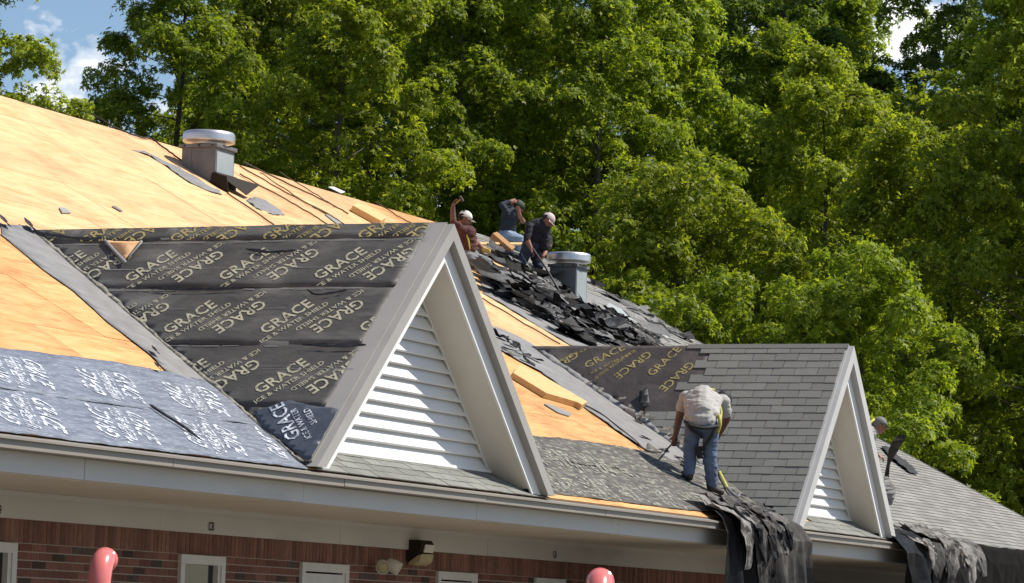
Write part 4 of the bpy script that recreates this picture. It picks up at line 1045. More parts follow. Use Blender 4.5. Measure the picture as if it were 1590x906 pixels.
# ---------------------------------------------------------------- red pipes
def pipe(px, py, dep, rad, toward, label):
    top = at_depth(px, py, dep); bm = bmesh.new(); tv = Vector(toward).normalized()
    pts = [Vector((top.x, top.y, GZ)), Vector((top.x, top.y, top.z - .9)), Vector((top.x, top.y, top.z - .34))]
    for k in range(1, 9):
        a = math.pi / 2 * k / 8 * 1.15; pts.append(Vector((top.x, top.y, top.z - .34)) + tv * (.15 * (1 - math.cos(a))) + Vector((0, 0, .25 * math.sin(a))))
    e = empty('red_pipe', (top.x, top.y, GZ), label, 'pipe', 'red gooseneck pipes')
    tube(bm, pts, rad, 20); obj('pipe_bend', bm, M['red'], e, True)
    bm = bmesh.new(); d_ = (pts[-1] - pts[-2]).normalized(); lathe(bm, [(rad * 1.06, -.05), (rad * 1.1, -.03), (rad * 1.1, 0), (rad * .9, .004), (rad * .88, -.04), (.0, -.045)], pts[-1], 20, d_); obj('pipe_mouth', bm, M['red'], e, True)
    bm = bmesh.new(); lathe(bm, [(rad * 1.6, 0), (rad * 1.6, .03), (rad * 1.05, .035)], (top.x, top.y, GZ), 20); obj('base_flange', bm, M['red'], e, True)
pipe(156, 849, 24.3, .084, (AX * .12 + AF * 1.0)[:2] + (0,), 'glossy red gooseneck pipe in front of the brick wall at left')
pipe(930, 882, 22.6, .088, (AX * .1 + AF * 1.0)[:2] + (0,), 'glossy red pipe top barely showing in front of the right wall')

# ================================================================ PEOPLE
def capsule(bm, p, q, r1, r2, seg=12):
    p, q = Vector(p), Vector(q); d = q - p; L_ = d.length
    if L_ < 1e-5: d = Vector((0, 0, 1))
    d = d.normalized()
    prof = [(r1 * math.cos(a), -r1 * math.sin(a)) for a in (1.5, 1.0, .5)] + [(r1, 0), (r2, L_)] + [(r2 * math.cos(a), L_ + r2 * math.sin(a)) for a in (.5, 1.0, 1.5)]
    lathe(bm, prof, p, seg, d)
def ellipsoid(bm, c, ax, r, seg=14):
    c = Vector(c); MM = Matrix((ax[0], ax[1], ax[2])).transposed()
    rr_ = bmesh.ops.create_uvsphere(bm, u_segments=seg, v_segments=10, radius=1)
    for v in rr_['verts']: v.co = c + MM @ Vector((v.co.x * r[0], v.co.y * r[1], v.co.z * r[2]))
class Person:
    """body parts are collected as capsules / ellipsoids, fused by a voxel remesh into ONE continuous skin"""
    def __init__(s, dep): s.dep = dep; s.pr = []
    def J(s, px, py, df=0):
        return at_depth(px, py, s.dep + df)
    def cap(s, p, q, r1, r2, m): s.pr.append(('c', Vector(p), Vector(q), r1, r2, m))
    def ell(s, c, ax, r, m): s.pr.append(('e', Vector(c), [Vector(a).normalized() for a in ax], r, m))
    def limb(s, a, b, c, r, m, m2=None):
        s.cap(a, b, r[0], r[1], m); s.cap(b, c, r[1], r[2], m2 or m)
    def hand(s, w, tip, side, m, curl=.6):
        w, tip = Vector(w), Vector(tip); d = (tip - w).normalized(); sd = Vector(side); sd = (sd - d * sd.dot(d)).normalized(); nn = d.cross(sd)
        s.cap(w, w + d * .05, .026, .030, m)
        s.ell(w + d * .055, (sd, d, nn), (.043, .05, .018), m)
        for k, (o_, L_) in enumerate(((-.032, .062), (-.011, .075), (.011, .07), (.031, .055))):
            a = w + d * .09 + sd * o_; b = a + (d * math.cos(curl * .5) - nn * math.sin(curl * .5)) * L_ * .55; c = b + (d * math.cos(curl * 1.6) - nn * math.sin(curl * 1.6)) * L_ * .5
            s.cap(a, b, .011, .010, m); s.cap(b, c, .010, .008, m)
        a = w + d * .03 - sd * .035; b = a + (d * .6 - sd * .7 - nn * .4).normalized() * .04; s.cap(a, b, .013, .011, m); s.cap(b, b + (d * .9 - nn * .5).normalized() * .03, .011, .009, m)
    def head(s, c, face, up, m, hair=None):
        face = Vector(face).normalized(); up = Vector(up); up = (up - face * up.dot(face)).normalized(); rt = face.cross(up)
        s.fa, s.up, s.rt, s.hc = face, up, rt, Vector(c); c = s.hc
        A = (rt, face, up)
        s.ell(c + up * .02 - face * .01, A, (.076, .094, .105), m)
        s.ell(c - up * .06 + face * .025, A, (.058, .062, .062), m)
        s.ell(c - up * .095 + face * .062, A, (.026, .022, .02), m)          # chin
        s.cap(c + up * .012 + face * .088, c - up * .025 + face * .108, .010, .014, m)   # nose
        s.ell(c + up * .028 + face * .080, A, (.055, .014, .012), m)         # brow
        for k in (-1, 1):
            s.ell(c + rt * .078 * k - face * .005 - up * .01, A, (.012, .022, .032), m)
        s.ell(c - up * .058 + face * .088, A, (.024, .010, .009), m)         # lips
        if hair: s.ell(c + up * .03 - face * .03, A, (.083, .085, .10), hair)
    def build(s, name, label, base, mats, voxel=.0125):
        bm = bmesh.new()
        for p in s.pr:
            if p[0] == 'c': capsule(bm, *p[1:5])
            else: ellipsoid(bm, *p[1:4])
        bmesh.ops.recalc_face_normals(bm, faces=bm.faces)
        me = mesh_of(bm, name); o = D.objects.new(name, me); COL.objects.link(o)
        rm = o.modifiers.new('r', 'REMESH'); rm.mode = 'VOXEL'; rm.voxel_size = voxel
        sm = o.modifiers.new('s', 'SMOOTH'); sm.factor = .5; sm.iterations = 3
        dg = bpy.context.evaluated_depsgraph_get(); m2 = D.meshes.new_from_object(o.evaluated_get(dg)); D.objects.remove(o)
        n = len(m2.polygons); C = np.empty(n * 3); m2.polygons.foreach_get('center', C); C = C.reshape(-1, 3)
        best = np.full(n, 1e9); idx = np.zeros(n, int); names = list(mats)
        for p in s.pr:
            if p[0] == 'c':
                a, b = np.array(p[1]), np.array(p[2]); d = b - a; L2_ = max(1e-9, d @ d); t = np.clip(((C - a) @ d) / L2_, 0, 1)
                dist = np.linalg.norm(C - a - t[:, None] * d, axis=1) - (p[3] + (p[4] - p[3]) * t); mm = p[5]
            else:
                q = C - np.array(p[1]); loc = np.stack([q @ np.array(a) for a in p[2]], 1) / np.array(p[3]); k = np.linalg.norm(loc, axis=1); dist = (k - 1) * min(p[3]); mm = p[4]
            sel = dist < best; best[sel] = dist[sel]; idx[sel] = names.index(mm)
        cl_ = [('shirt' in k or 'denim' in k or 'trouser' in k) for k in names]; nvt = len(m2.vertices); co_ = np.empty(nvt * 3); m2.vertices.foreach_get('co', co_); co_ = co_.reshape(-1, 3); no_ = np.empty(nvt * 3); m2.vertices.foreach_get('normal', no_); no_ = no_.reshape(-1, 3)
        wt = np.zeros(nvt)
        for pi_, pl_ in enumerate(m2.polygons):
            if cl_[idx[pi_]]:
                for v_ in pl_.vertices: wt[v_] = 1
        for v_ in np.nonzero(wt)[0]:
            q = co_[v_]; f_ = noise.noise(Vector((q[0] * 6, q[1] * 6, q[2] * 22))) + .8 * noise.noise(Vector((q[0] * 14, q[1] * 14, q[2] * 40 + 7))); co_[v_] += no_[v_] * f_ * .010
        m2.vertices.foreach_set('co', co_.ravel()); m2.update()
        m2.materials.clear()
        for k in names: m2.materials.append(M[k])
        m2.polygons.foreach_set('material_index', idx.astype(np.int32)); m2.polygons.foreach_set('use_smooth', np.ones(n, bool))
        e = empty('person', base, label, 'person')
        body = link('body', m2, None, e); s.e = e; return e
    def capobj(s, m, brim=True, back=False, full=False):
        c, A, B_, C_ = s.hc, s.rt, s.fa, s.up; bm = bmesh.new()
        r = bmesh.ops.create_uvsphere(bm, u_segments=20, v_segments=12, radius=1)
        for v in bm.verts: v.co = Vector((v.co.x * .09, v.co.y * .107 - .008, v.co.z * .10 + .035))
        bmesh.ops.bisect_plane(bm, geom=bm.verts[:] + bm.edges[:] + bm.faces[:], plane_co=(0, 0, .03), plane_no=(0, .1, -1), clear_outer=True)
        if brim:
            n = 10; i_ = []; o_ = []
            for k in range(n + 1):
                a = math.pi * (.12 + .76 * k / n); i_.append(bm.verts.new((.088 * math.cos(a), .10 * math.sin(a) - .01, .036))); rr_ = math.sin(a)
                o_.append(bm.verts.new((.086 * math.cos(a), (.10 + .085 * rr_) * math.sin(a) - .01, .020 - .012 * abs(math.cos(a)))))
            for k in range(n): bm.faces.new((i_[k], i_[k + 1], o_[k + 1], o_[k]))
        bmesh.ops.solidify(bm, geom=bm.faces[:], thickness=.005)
        MM = Matrix((A, B_, C_)).transposed()
        for v in bm.verts: v.co = c + MM @ v.co
        bmesh.ops.recalc_face_normals(bm, faces=bm.faces)
        obj('cap', bm, M[m], s.e, True)
    def strap(s, pts, w_, m, name='harness_strap'):
        bm = bmesh.new(); tube(bm, smooth_path(pts, 5), w_, 6); obj(name, bm, M[m], s.e, True)

def foot(P, ank, fwd, m, L_=.20):
    f = Vector(fwd); f.z = f.y * MS if abs(f.z) < 1e-6 else f.z; f.normalize()
    a = Vector(ank); P.cap(a + Vector((0, 0, -.02)), a + Vector((0, 0, -.055)) - f * .03, .052, .045, m)
    P.cap(a + Vector((0, 0, -.06)) - f * .02, a + Vector((0, 0, -.062)) + f * L_ * .75, .046, .038, m)

fh = Vector((AF.x, AF.y, 0)).normalized(); rh = Vector((AX.x, AX.y, 0)).normalized(); UP = Vector((0, 0, 1))
def foot_at(px, py): return MAIN.P(*MAIN.px(px, py), .02)

# --- worker 1: stooping with back to us on the near valley
fL, fR = foot_at(1068, 749), foot_at(1104, 766)
P = Person(depth(fL)); J = P.J; dR = depth(fR) - P.dep
aL = fL + Vector((0, 0, .105)); aR = fR + Vector((0, 0, .105))
hipL, hipR = J(1076, 660, .02), J(1104, 661, .0)
kL, kR = J(1072, 706, .06), J(1102, 712, .03)
P.limb(hipL, kL, aL, (.105, .085, .072), 'denim'); P.limb(hipR, kR, aR, (.105, .086, .074), 'denim')
foot(P, aL, (fh * .9 - rh * .35), 'boot'); foot(P, aR, (fh * .5 + rh * .8), 'boot')
pel = J(1089, 652, -.03)
P.ell(pel, (rh, fh, UP), (.185, .14, .12), 'shirt_grey')
P.ell(J(1090, 662, -.02), (rh, fh, UP), (.18, .135, .10), 'denim')
P.cap(J(1080, 645, .04), J(1078, 622, .28), .135, .13, 'shirt_grey'); P.cap(J(1100, 645, .04), J(1104, 624, .28), .135, .13, 'shirt_grey')
P.ell(J(1093, 622, .34), (rh, fh, UP), (.225, .19, .135), 'shirt_grey'); P.cap(J(1090, 641, .02), J(1092, 618, .28), .16, .16, 'shirt_grey')
shL, shR = J(1065, 618, .42), J(1123, 624, .42)
P.cap(shL, shR, .085, .085, 'shirt_grey')
eL, wL = J(1054, 652, .44), J(1049, 676, .36)
P.cap(shL, J(1059, 632, .43), .082, .078, 'shirt_grey'); P.cap(J(1059, 632, .43), eL, .056, .05, 'skin_dark'); P.cap(eL, wL, .050, .034, 'skin_dark')
P.hand(wL, J(1047, 690, .34), rh, 'skin_dark', .9)
eR, wR = J(1129, 650, .5), J(1118, 672, .62)
P.cap(shR, J(1127, 640, .46), .082, .076, 'shirt_grey'); P.cap(J(1127, 640, .46), eR, .055, .048, 'skin_dark'); P.cap(eR, wR, .048, .034, 'skin_dark'); P.hand(wR, J(1112, 682, .68), rh, 'skin_dark', .9)
hc = J(1123, 623, .58); P.cap(J(1105, 618, .45), hc, .065, .06, 'skin_dark')
P.head(hc, (fh * .45 + rh * .55 - UP * .75), (fh * .6 + rh * .5 + UP * .5), 'skin_dark', 'cap_dark')
P.build('person', 'stooping man in grey shirt, blue jeans and yellow harness in the near valley', (fL + fR) / 2, ['denim', 'boot', 'shirt_grey', 'skin_dark', 'cap_dark'], .0125)
P.capobj('strap_k')
P.strap([J(1063, 655, -.08), J(1075, 662, -.19), J(1095, 665, -.20), J(1115, 662, -.12)], .022, 'strap_k')
P.strap([J(1066, 657, -.1), J(1074, 668, -.17), J(1086, 674, -.14), J(1090, 680, -.1)], .02, 'strap_k')
P.strap([J(1114, 662, -.12), J(1104, 678, -.16), J(1094, 692, -.12), J(1088, 700, -.06)], .022, 'strap_k')
P.strap([J(1084, 694, -.05), J(1086, 702, -.06), J(1087, 712, -.05)], .035, 'strap_k', 'harness_pad')
P.strap([J(1066, 650, -.06), J(1070, 630, .10), J(1078, 612, .22), J(1094, 604, .3), J(1110, 606, .34)], .014, 'strap_y')
P.strap([J(1116, 660, -.06), J(1120, 640, .12), J(1112, 618, .22), J(1098, 606, .3)], .014, 'strap_y')
P.strap([J(1116, 645, -.04), J(1118, 658, -.08), J(1114, 672, -.06)], .022, 'strap_y')
# his life line
bm = bmesh.new(); pts = [J(1049, 682, .3)] + [MAIN.P(*MAIN.px(x, y), .03) for x, y in ((1035, 700), (1022, 706), (1000, 702), (985, 688), (960, 668), (930, 645), (905, 632))]
tube(bm, smooth_path(pts, 5), .011, 6); o = obj('life_line', bm, M['rope_dark']); rebase(o); tag(o, 'dark life line from the stooping man hand along the bare boards', 'rope')
# yellow handled tool lying behind his foot
e = empty('pry_bar', MAIN.P(*MAIN.px(1130, 757)), 'yellow handled pry tool lying by the stooping man feet', 'tool')
bm = bmesh.new(); tube(bm, [MAIN.P(*MAIN.px(1113, 738), .06), MAIN.P(*MAIN.px(1127, 764), .05)], .018, 8); obj('handle', bm, M['strap_y'], e)
bm = bmesh.new(); tube(bm, smooth_path([MAIN.P(*MAIN.px(1127, 764), .05), MAIN.P(*MAIN.px(1134, 772), .05), MAIN.P(*MAIN.px(1143, 776), .04), MAIN.P(*MAIN.px(1146, 770), .04)], 4), .018, 8); obj('claw', bm, M['galv'], e)

# --- worker 2: kneeling, arm raised, white cap
fA = foot_at(760, 436); P = Person(depth(fA) + .3); J = P.J
hp = J(728, 396)
P.ell(hp, (rh, fh, UP), (.16, .13, .12), 'trouser_grey')
P.limb(J(726, 398, -.08), J(748, 416, -.12), J(742, 440, .05), (.10, .078, .06), 'trouser_grey')
P.limb(J(730, 398, .1), J(757, 408, .12), J(758, 430, .1), (.10, .078, .06), 'trouser_grey')
foot(P, J(758, 432, .1), rh, 'boot'); foot(P, J(742, 442, .05), rh, 'boot')
P.cap(hp, J(724, 366), .135, .15, 'shirt_maroon'); P.ell(J(723, 362), (rh, fh, UP), (.16, .19, .14), 'shirt_maroon')
sh = J(719, 358, -.16); el = J(704, 345, -.2); wr = J(703, 322, -.2)
P.cap(sh, el, .065, .055, 'shirt_maroon'); P.cap(el, wr, .05, .036, 'skin_dark'); P.hand(wr, J(706, 311, -.2), fh, 'skin_dark', 1.0)
s2 = J(727, 360, .16); e2 = J(738, 375, .15); w2 = J(748, 385, .05); P.cap(s2, e2, .062, .05, 'shirt_maroon'); P.cap(e2, w2, .048, .034, 'skin'); P.hand(w2, J(756, 389, .03), UP, 'glove', .8)
hc = J(722, 341, -.02); P.cap(J(723, 356), hc, .06, .06, 'skin'); P.head(hc, rh * 1.0 - UP * .35, UP + rh * .3, 'skin', 'shirt_black')
P.build('person', 'kneeling man in white cap with one arm raised behind the first dormer peak', fA, ['trouser_grey', 'boot', 'shirt_maroon', 'skin_dark', 'skin', 'glove', 'shirt_black'])
P.capobj('cap_white')
P.strap([J(716, 352, .08), J(722, 358, -.14), J(727, 372, -.16), J(730, 390, -.12)], .013, 'strap_y')
e = empty('hammer', J(708, 312, -.22), 'hammer held up by the man in the white cap', 'hammer')
bm = bmesh.new(); tube(bm, [J(703, 320, -.22), J(716, 309, -.22)], .014, 8); obj('handle', bm, M['lumber_dark'], e)
bm = bmesh.new(); tube(bm, [J(714, 305, -.22), J(719, 313, -.22)], .022, 8); obj('head', bm, M['steel'], e)

# --- worker 3: crouched at the ridge, both hands up to his face
fA = foot_at(806, 392); P = Person(depth(fA)); J = P.J
hp = J(788, 364)
P.ell(hp, (rh, fh, UP), (.15, .14, .12), 'denim_pale')
P.limb(J(788, 366, -.09), J(808, 372, -.1), J(804, 390, -.05), (.10, .078, .06), 'denim_pale'); P.limb(J(790, 366, .09), J(811, 374, .1), J(809, 392, .06), (.10, .078, .06), 'denim_pale')
foot(P, J(804, 390, -.05), rh, 'boot'); foot(P, J(809, 391, .06), rh, 'boot')
P.cap(hp, J(791, 338), .13, .15, 'shirt_navy'); P.ell(J(792, 333), (rh, fh, UP), (.15, .20, .14), 'shirt_navy')
s1 = J(787, 330, -.18); e1 = J(779, 318, -.2); w1 = J(790, 314, -.14); P.cap(s1, e1, .062, .054, 'shirt_navy'); P.cap(e1, w1, .048, .036, 'shirt_navy'); P.hand(w1, J(799, 312, -.10), UP, 'skin', .6)
s2 = J(795, 330, .16); e2 = J(812, 345, .12); w2 = J(806, 333, -.1); P.cap(s2, e2, .06, .05, 'shirt_navy'); P.cap(e2, w2, .046, .034, 'skin'); P.hand(w2, J(804, 324, -.12), rh, 'skin', .6)
hc = J(804, 323, .0); P.cap(J(795, 328), hc, .06, .058, 'skin'); P.head(hc, rh - UP * .5, UP + rh * .4, 'skin', 'shirt_black')
P.build('person', 'crouching man in navy shirt and pale jeans with hands up by his dark cap', fA, ['denim_pale', 'boot', 'shirt_navy', 'skin', 'shirt_black'])
P.capobj('cap_dark')

# --- worker 4: bent over a long bar, pinkish cap
fL, fR = foot_at(797, 433), foot_at(834, 437); P = Person((depth(fL) + depth(fR)) / 2); J = P.J
aL = fL + UP * .10; aR = fR + UP * .10
h1, h2 = J(820, 386, -.06), J(830, 387, .09)
P.limb(h1, J(808, 410, -.1), aL, (.105, .082, .06), 'denim_dark'); P.limb(h2, J(836, 412, .05), aR, (.105, .082, .06), 'denim_dark')
foot(P, aL, -rh * .3 + fh * .6, 'boot_tan'); foot(P, aR, rh * .8 + fh * .3, 'boot')
P.ell(J(825, 382), (rh, fh, UP), (.16, .15, .12), 'denim_dark')
P.cap(J(826, 378), J(834, 356), .135, .155, 'shirt_black'); P.ell(J(836, 354), (rh, fh, UP), (.20, .17, .15), 'shirt_black'); P.cap(J(845, 372, -.05), J(846, 384, -.06), .10, .10, 'shirt_black')
s1 = J(822, 352, -.14); e1 = J(818, 372, -.22); w1 = J(824, 386, -.26); P.cap(s1, e1, .068, .056, 'shirt_black'); P.cap(e1, w1, .05, .036, 'skin'); P.hand(w1, J(829, 395, -.26), fh, 'skin', .9)
s2 = J(849, 356, .12); e2 = J(853, 380, .05); w2 = J(845, 396, -.18); P.cap(s2, e2, .066, .054, 'shirt_black'); P.cap(e2, w2, .05, .034, 'skin'); P.hand(w2, J(840, 403, -.22), fh, 'skin', .9)
hc = J(850, 343, -.06); P.cap(J(842, 350), hc, .062, .06, 'skin'); P.head(hc, rh * .75 - UP * .75 - fh * .2, UP * .7 + rh * .6, 'skin', 'shirt_black')
P.build('person', 'man in dark shirt and pinkish cap bending over a long bar in the heap', (fL + fR) / 2, ['denim_dark', 'boot', 'boot_tan', 'shirt_black', 'skin'])
P.capobj('cap_pink')
e = empty('long_bar', MAIN.P(*MAIN.px(879, 474)), 'long dark bar gripped by the man in the pinkish cap', 'bar')
tip = MAIN.P(*MAIN.px(879, 474), .02)
bm = bmesh.new(); tube(bm, [J(827, 386, -.28), J(848, 417, -.3), tip], .016, 8); obj('shaft', bm, M['steel'], e)
bm = bmesh.new(); q = boxbm((-.07, -.10, -.006), (.07, .06, .006), Matrix.Translation(tip) @ RM); obj('blade', q, M['steel'], e); bm.free()

# --- worker 5: head and shoulders beyond dormer 2
fA = foot_at(1352, 742); P = Person(depth(fA)); J = P.J
hp = J(1340, 705)
P.ell(hp, (rh, fh, UP), (.16, .14, .12), 'denim'); P.limb(J(1338, 708, -.08), J(1346, 730, -.05), fA + UP * .1, (.10, .08, .062), 'denim'); P.limb(J(1342, 708, .1), J(1350, 728, .12), foot_at(1346, 738) + UP * .1, (.10, .08, .062), 'denim')
foot(P, fA + UP * .1, rh, 'boot'); foot(P, foot_at(1346, 738) + UP * .1, rh, 'boot')
P.cap(hp, J(1346, 678), .13, .15, 'shirt_grey'); P.ell(J(1347, 674), (rh, fh, UP), (.15, .19, .14), 'shirt_grey')
for k in (-1, 1):
    s1 = J(1348, 672, .18 * k); e1 = J(1352, 695, .2 * k); w1 = J(1362, 706, .16 * k); P.cap(s1, e1, .062, .052, 'shirt_grey'); P.cap(e1, w1, .048, .034, 'skin'); P.hand(w1, J(1370, 711, .16 * k), fh, 'skin', .8)
hc = J(1366, 661); P.cap(J(1352, 668), hc, .062, .06, 'skin'); P.head(hc, rh - UP * .35, UP + rh * .3, 'skin', 'cap_grey')
P.build('person', 'man in grey cap leaning out from behind the second dormer', fA, ['denim', 'boot', 'shirt_grey', 'skin', 'cap_grey'])
P.capobj('cap_grey'); P.strap([J(1343, 672, -.2), J(1352, 656, -.12), J(1358, 652, .0)], .022, 'strap_y')
# boards tossed by the workers
slab_on(MAIN, [(752, 398), (785, 421), (792, 417), (760, 394)], .16, 'lumber_board', M['lumber'], 'pale board lying beside the kneeling man in the white cap', 'board', .10)
slab_on(MAIN, [(765, 362), (795, 388), (800, 384), (772, 360)], .30, 'lumber_board', M['lumber_dark'], 'brown board propped behind the kneeling man by the crouching one', 'board', .2)
slab_on(MAIN, [(739, 376), (845, 377), (845, 379), (739, 379)], .25, 'batten', M['lumber'], 'thin pale batten lying across the heap between the workers', 'batten', .22)

# ================================================================ TREES
rng = np.random.default_rng(11)
# leaf templates: folded lobed blade, 4 triangles
def build_crown(seed, H, Rmax, z0, nclus, leaves_per, lsize, broad=False):
    rg = np.random.default_rng(seed)
    trunk = bmesh.new()
    nseg = 10; P = []; x = y = 0
    for i in range(nseg + 1):
        P.append(Vector((x, y, H * .96 * i / nseg))); x += rg.normal(0, .12); y += rg.normal(0, .12)
    tube(trunk, P, [max(.02, .19 * (1 - i / nseg) ** .9) for i in range(nseg + 1)], 8)
    cents = []; norms = []
    nl = int(H * 4.6) if not broad else int(H * 7.0)
    per = max(6, int(nclus / nl))
    for i in range(nl):
        t = (i + .5) / nl; zb = z0 + (H - z0) * t
        pr = Rmax * (math.sin(math.pi * min(1, t * (.92 if not broad else .80) + (.10 if not broad else .16))) ** .55) * (1 - (.40 if not broad else .12) * t)
        az = i * 2.399 + rg.normal(0, .5); Lb = pr * rg.uniform(.45, 1.12)
        f = zb / (H * .96) * nseg; k = min(int(f), nseg - 1); b0 = P[k].lerp(P[k + 1], f - k)
        dv = Vector((math.cos(az), math.sin(az), rg.uniform(.10, .50)))
        bp = [b0 + dv * (Lb * s) + Vector((0, 0, -.30 * s * s * (1 - t))) for s in (0, .35, .7, 1.0)]
        tube(trunk, bp, [.030 * (1 - t * .6), .022 * (1 - t * .6), .012, .005], 4)
        tipp = bp[2].lerp(bp[3], .45); lr = rg.uniform(.40, .95) * (1 - .2 * t)      # rounded lobe of sprays at the limb's end
        for j in range(per):
            zz = rg.uniform(-.25, 1.0); aa = rg.uniform(0, 6.283); h_ = math.sqrt(max(0, 1 - zz * zz))
            dr = Vector((h_ * math.cos(aa), h_ * math.sin(aa), zz * .75)); q = tipp + dr * lr * rg.uniform(.75, 1.08)
            cents.append(q); norms.append(dr * .8 + Vector((0, 0, .75)))
        for j in range(max(2, int(per / 2.4))):
            s_ = rg.uniform(.05, .75); q = b0 + dv * (Lb * s_) + Vector((rg.normal(0, .42), rg.normal(0, .42), rg.normal(.05, .35))); cents.append(q); norms.append(Vector((0, 0, 1)) + dv * .3)
    C = np.array([tuple(c) for c in cents]); Nn = np.array([tuple(n.normalized()) for n in norms]); nc = len(C)
    # leaves
    n = nc * leaves_per; ci = np.repeat(np.arange(nc), leaves_per)
    rad = rg.uniform(.16, .36, nc)[ci]; rr_ = rad * np.sqrt(rg.uniform(0, 1, n)); th = rg.uniform(0, 2 * np.pi, n)
    nv = Nn[ci]; ref = np.where(np.abs(nv[:, 2:3]) > .9, np.array([[1., 0, 0]]), np.array([[0, 0, 1.]])); e1 = np.cross(nv, ref); e1 /= np.linalg.norm(e1, axis=1)[:, None]; e2 = np.cross(nv, e1)
    off = e1 * (rr_ * np.cos(th))[:, None] + e2 * (rr_ * np.sin(th))[:, None]
    drop = -.75 * (rr_ / rad) ** 2 * rad + rg.normal(0, .045, n)
    pos = C[ci] + off + nv * drop[:, None]
    outd = off / (rr_[:, None] + 1e-6)
    ln = nv * rg.uniform(.5, 1.0, n)[:, None] + outd * (.55 * rr_ / rad)[:, None] + rg.normal(0, .42, (n, 3)); ln /= np.linalg.norm(ln, axis=1)[:, None]
    ax = outd + rg.normal(0, .5, (n, 3)) + np.array([0, 0, -.25]); ax -= ln * np.sum(ax * ln, axis=1)[:, None]; ax /= np.linalg.norm(ax, axis=1)[:, None]
    sx = np.cross(ln, ax); sz = (lsize * rg.uniform(.65, 1.25, n))[:, None]
    # vertices: base, left lobe, left tip, tip, right tip, right lobe
    # three pointed lobes meeting at the stalk
    tpl = [(0, 0, 0), (-.20, .55, .06), (0, 1.15, -.12), (.20, .55, .06), (-.42, .05, .02), (-.80, .52, -.06), (-.20, .45, .05), (.20, .45, .05), (.80, .52, -.06), (.42, .05, .02)]
    V = np.stack([pos + (sx * a + ax * b + ln * c) * sz for a, b, c in tpl], 1).reshape(-1, 3)
    base = np.arange(n)[:, None] * 10
    F = np.concatenate([base + np.array([[0, 3, 2, 1]]), base + np.array([[0, 6, 5, 4]]), base + np.array([[0, 9, 8, 7]])], 1).reshape(-1)
    me = D.meshes.new('crown'); me.vertices.add(len(V)); me.vertices.foreach_set('co', V.ravel()); nf = n * 3
    me.loops.add(nf * 4); me.loops.foreach_set('vertex_index', F.astype(np.int32)); me.polygons.add(nf); me.polygons.foreach_set('loop_start', np.arange(nf, dtype=np.int32) * 4)
    me.update(calc_edges=True); me.validate()
    return mesh_of(trunk, 'trunk'), me
KINDS = []
for sd_, H, Rm, z0, ncl, lp, ls, lm, br in ((1, 17.5, 3.7, .8, 1150, 44, .094, 'leaf', 0), (2, 16.0, 4.1, .5, 1150, 44, .094, 'leaf2', 0), (3, 19.0, 3.7, 1.0, 1150, 44, .092, 'leaf', 0), (4, 10.5, 3.9, .2, 900, 50, .094, 'leaf2', 1), (5, 20.0, 3.9, 2.0, 900, 50, .11, 'leaf_dark', 0), (6, 8.5, 3.2, .1, 640, 52, .096, 'leaf', 1)):
    tm, cm = build_crown(sd_, H, Rm, z0, ncl, lp, ls, br); tm.materials.append(M['bark']); cm.materials.append(M[lm]); KINDS.append((tm, cm))
def tree(kind, px, dist, rz, sc_, label, group='maples behind the building', name='maple_tree'):
    d = ray(px, 453); d = Vector((d.x, d.y, 0)).normalized(); p = Vector((CAM.x, CAM.y, 0)) + d * dist
    e = empty(name, (p.x, p.y, GZ), label, 'tree', group); e.rotation_euler.z = rz; e.scale = (sc_, sc_, sc_)
    for nm, me in zip(('trunk', 'crown'), KINDS[kind]):
        o = D.objects.new(nm, me); COL.objects.link(o); o.parent = e
    return e
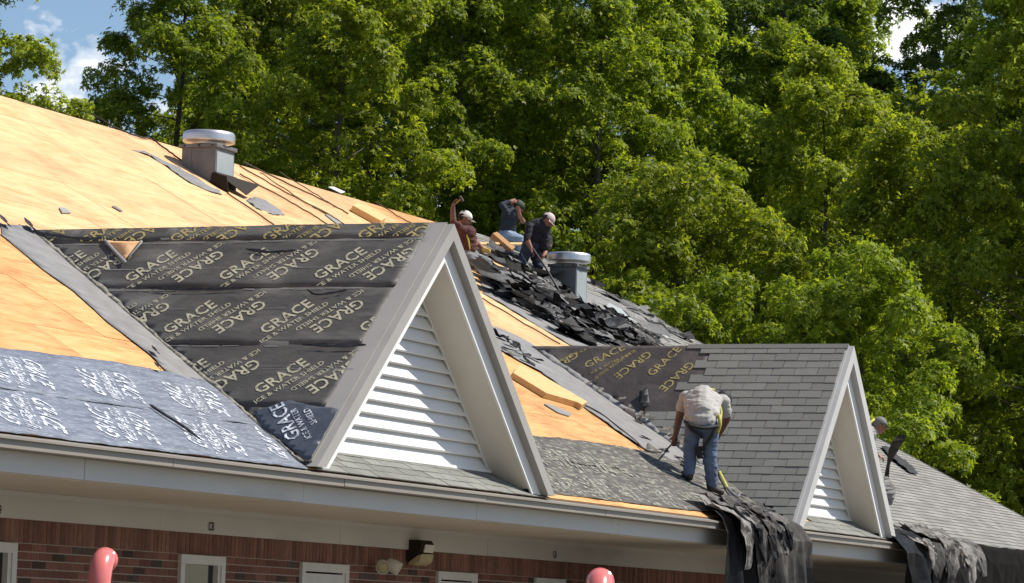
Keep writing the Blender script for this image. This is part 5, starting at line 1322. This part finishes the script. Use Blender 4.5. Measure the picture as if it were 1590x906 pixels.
FRONT = [(-72, 70, 1, 1.0, 'leafy maple at the far left edge beside the patch of sky'), (262, 76, 0, 1.03, 'maple behind the first exhaust fan'), (490, 73, 1, 1.02, 'maple behind the boards right of the first fan'), (690, 76, 0, .98, 'maple rising behind the first dormer peak'), (925, 77, 2, 1.0, 'tall maple behind the second exhaust fan'), (1120, 68, 3, 1.0, 'broad round maple behind the second dormer shingles'), (1300, 74, 1, .90, 'maple above the second dormer peak'), (1490, 68, 3, 1.12, 'broad bushy maple behind the far right shingled slope'), (1650, 66, 1, 1.0, 'maple at the right edge of the view'), (1840, 70, 0, 1.0, 'maple past the right edge of the view'),
         (395, 80, 1, 1.05, 'maple between the first two tall ones right of the fan'), (590, 80, 2, .98, 'maple filling the wall of leaves above the wooden block'), (810, 81, 1, 1.06, 'maple filling the wall of leaves above the crouching man'), (1030, 80, 0, 1.0, 'maple filling the wall of leaves right of the second fan'), (1190, 82, 2, .86, 'maple filling the wall of leaves above the second dormer ridge'), (1570, 78, 2, .9, 'maple filling the wall of leaves at the right'),
         (610, 66, 5, .95, 'small round maple low behind the bare boards'), (785, 69, 5, .95, 'small round maple low behind the three workers'), (1010, 64, 5, .92, 'small round maple low behind the second fan'), (1330, 62, 5, .95, 'small round maple low behind the second dormer peak'), (1400, 78, 3, 1.33, 'broad maple under the small gap of white sky')]
for px, ds, k, s, lab in FRONT: tree(k, px, ds, px * .37, s, lab)
BACKR = [(-260, 84, 1, 1.0), (400, 88, 2, 1.15), (600, 88, 1, 1.3), (810, 88, 4, 1.15), (1010, 92, 2, 1.2), (1195, 86, 4, 1.12), (1305, 92, 0, 1.10), (1512, 86, 4, 1.15), (1720, 88, 2, 1.0)]
names_b = ['maple beyond the left edge of the view', 'second row maple between the fan and the wooden block', 'second row maple above the wooden block', 'dark tree between the maples above the crouching man', 'second row maple above the second fan', 'dark tree left of the small gap of white sky', 'second row maple below the small gap of white sky', 'dark tree right of the small gap of white sky', 'second row maple near the right edge']
for (px, ds, k, s), lab in zip(BACKR, names_b): tree(k, px, ds, px * .53 + 1, s, lab, 'second row of trees behind the maples', 'dark_tree' if k == 4 else 'maple_tree')
for px, ds, k, s, lab in ((330, 103, 4, 1.0, 'far dark tree glimpsed behind the first fan maples'), (520, 106, 4, 1.25, 'far dark tree behind the maples above the boards'), (720, 104, 4, 1.25, 'far dark tree behind the maples above the first dormer'), (910, 106, 4, 1.25, 'far dark tree behind the maples over the heap'), (1110, 104, 4, 1.2, 'far dark tree behind the rounded maple'), (1272, 106, 4, 1.22, 'far dark tree below the small gap of sky'), (1430, 106, 4, .86, 'far dark tree under the right side of the sky gap'), (1620, 100, 4, 1.0, 'far dark tree at the right edge')):
    tree(k, px, ds, px * .71, s, lab, 'far row of dark trees', 'dark_tree')
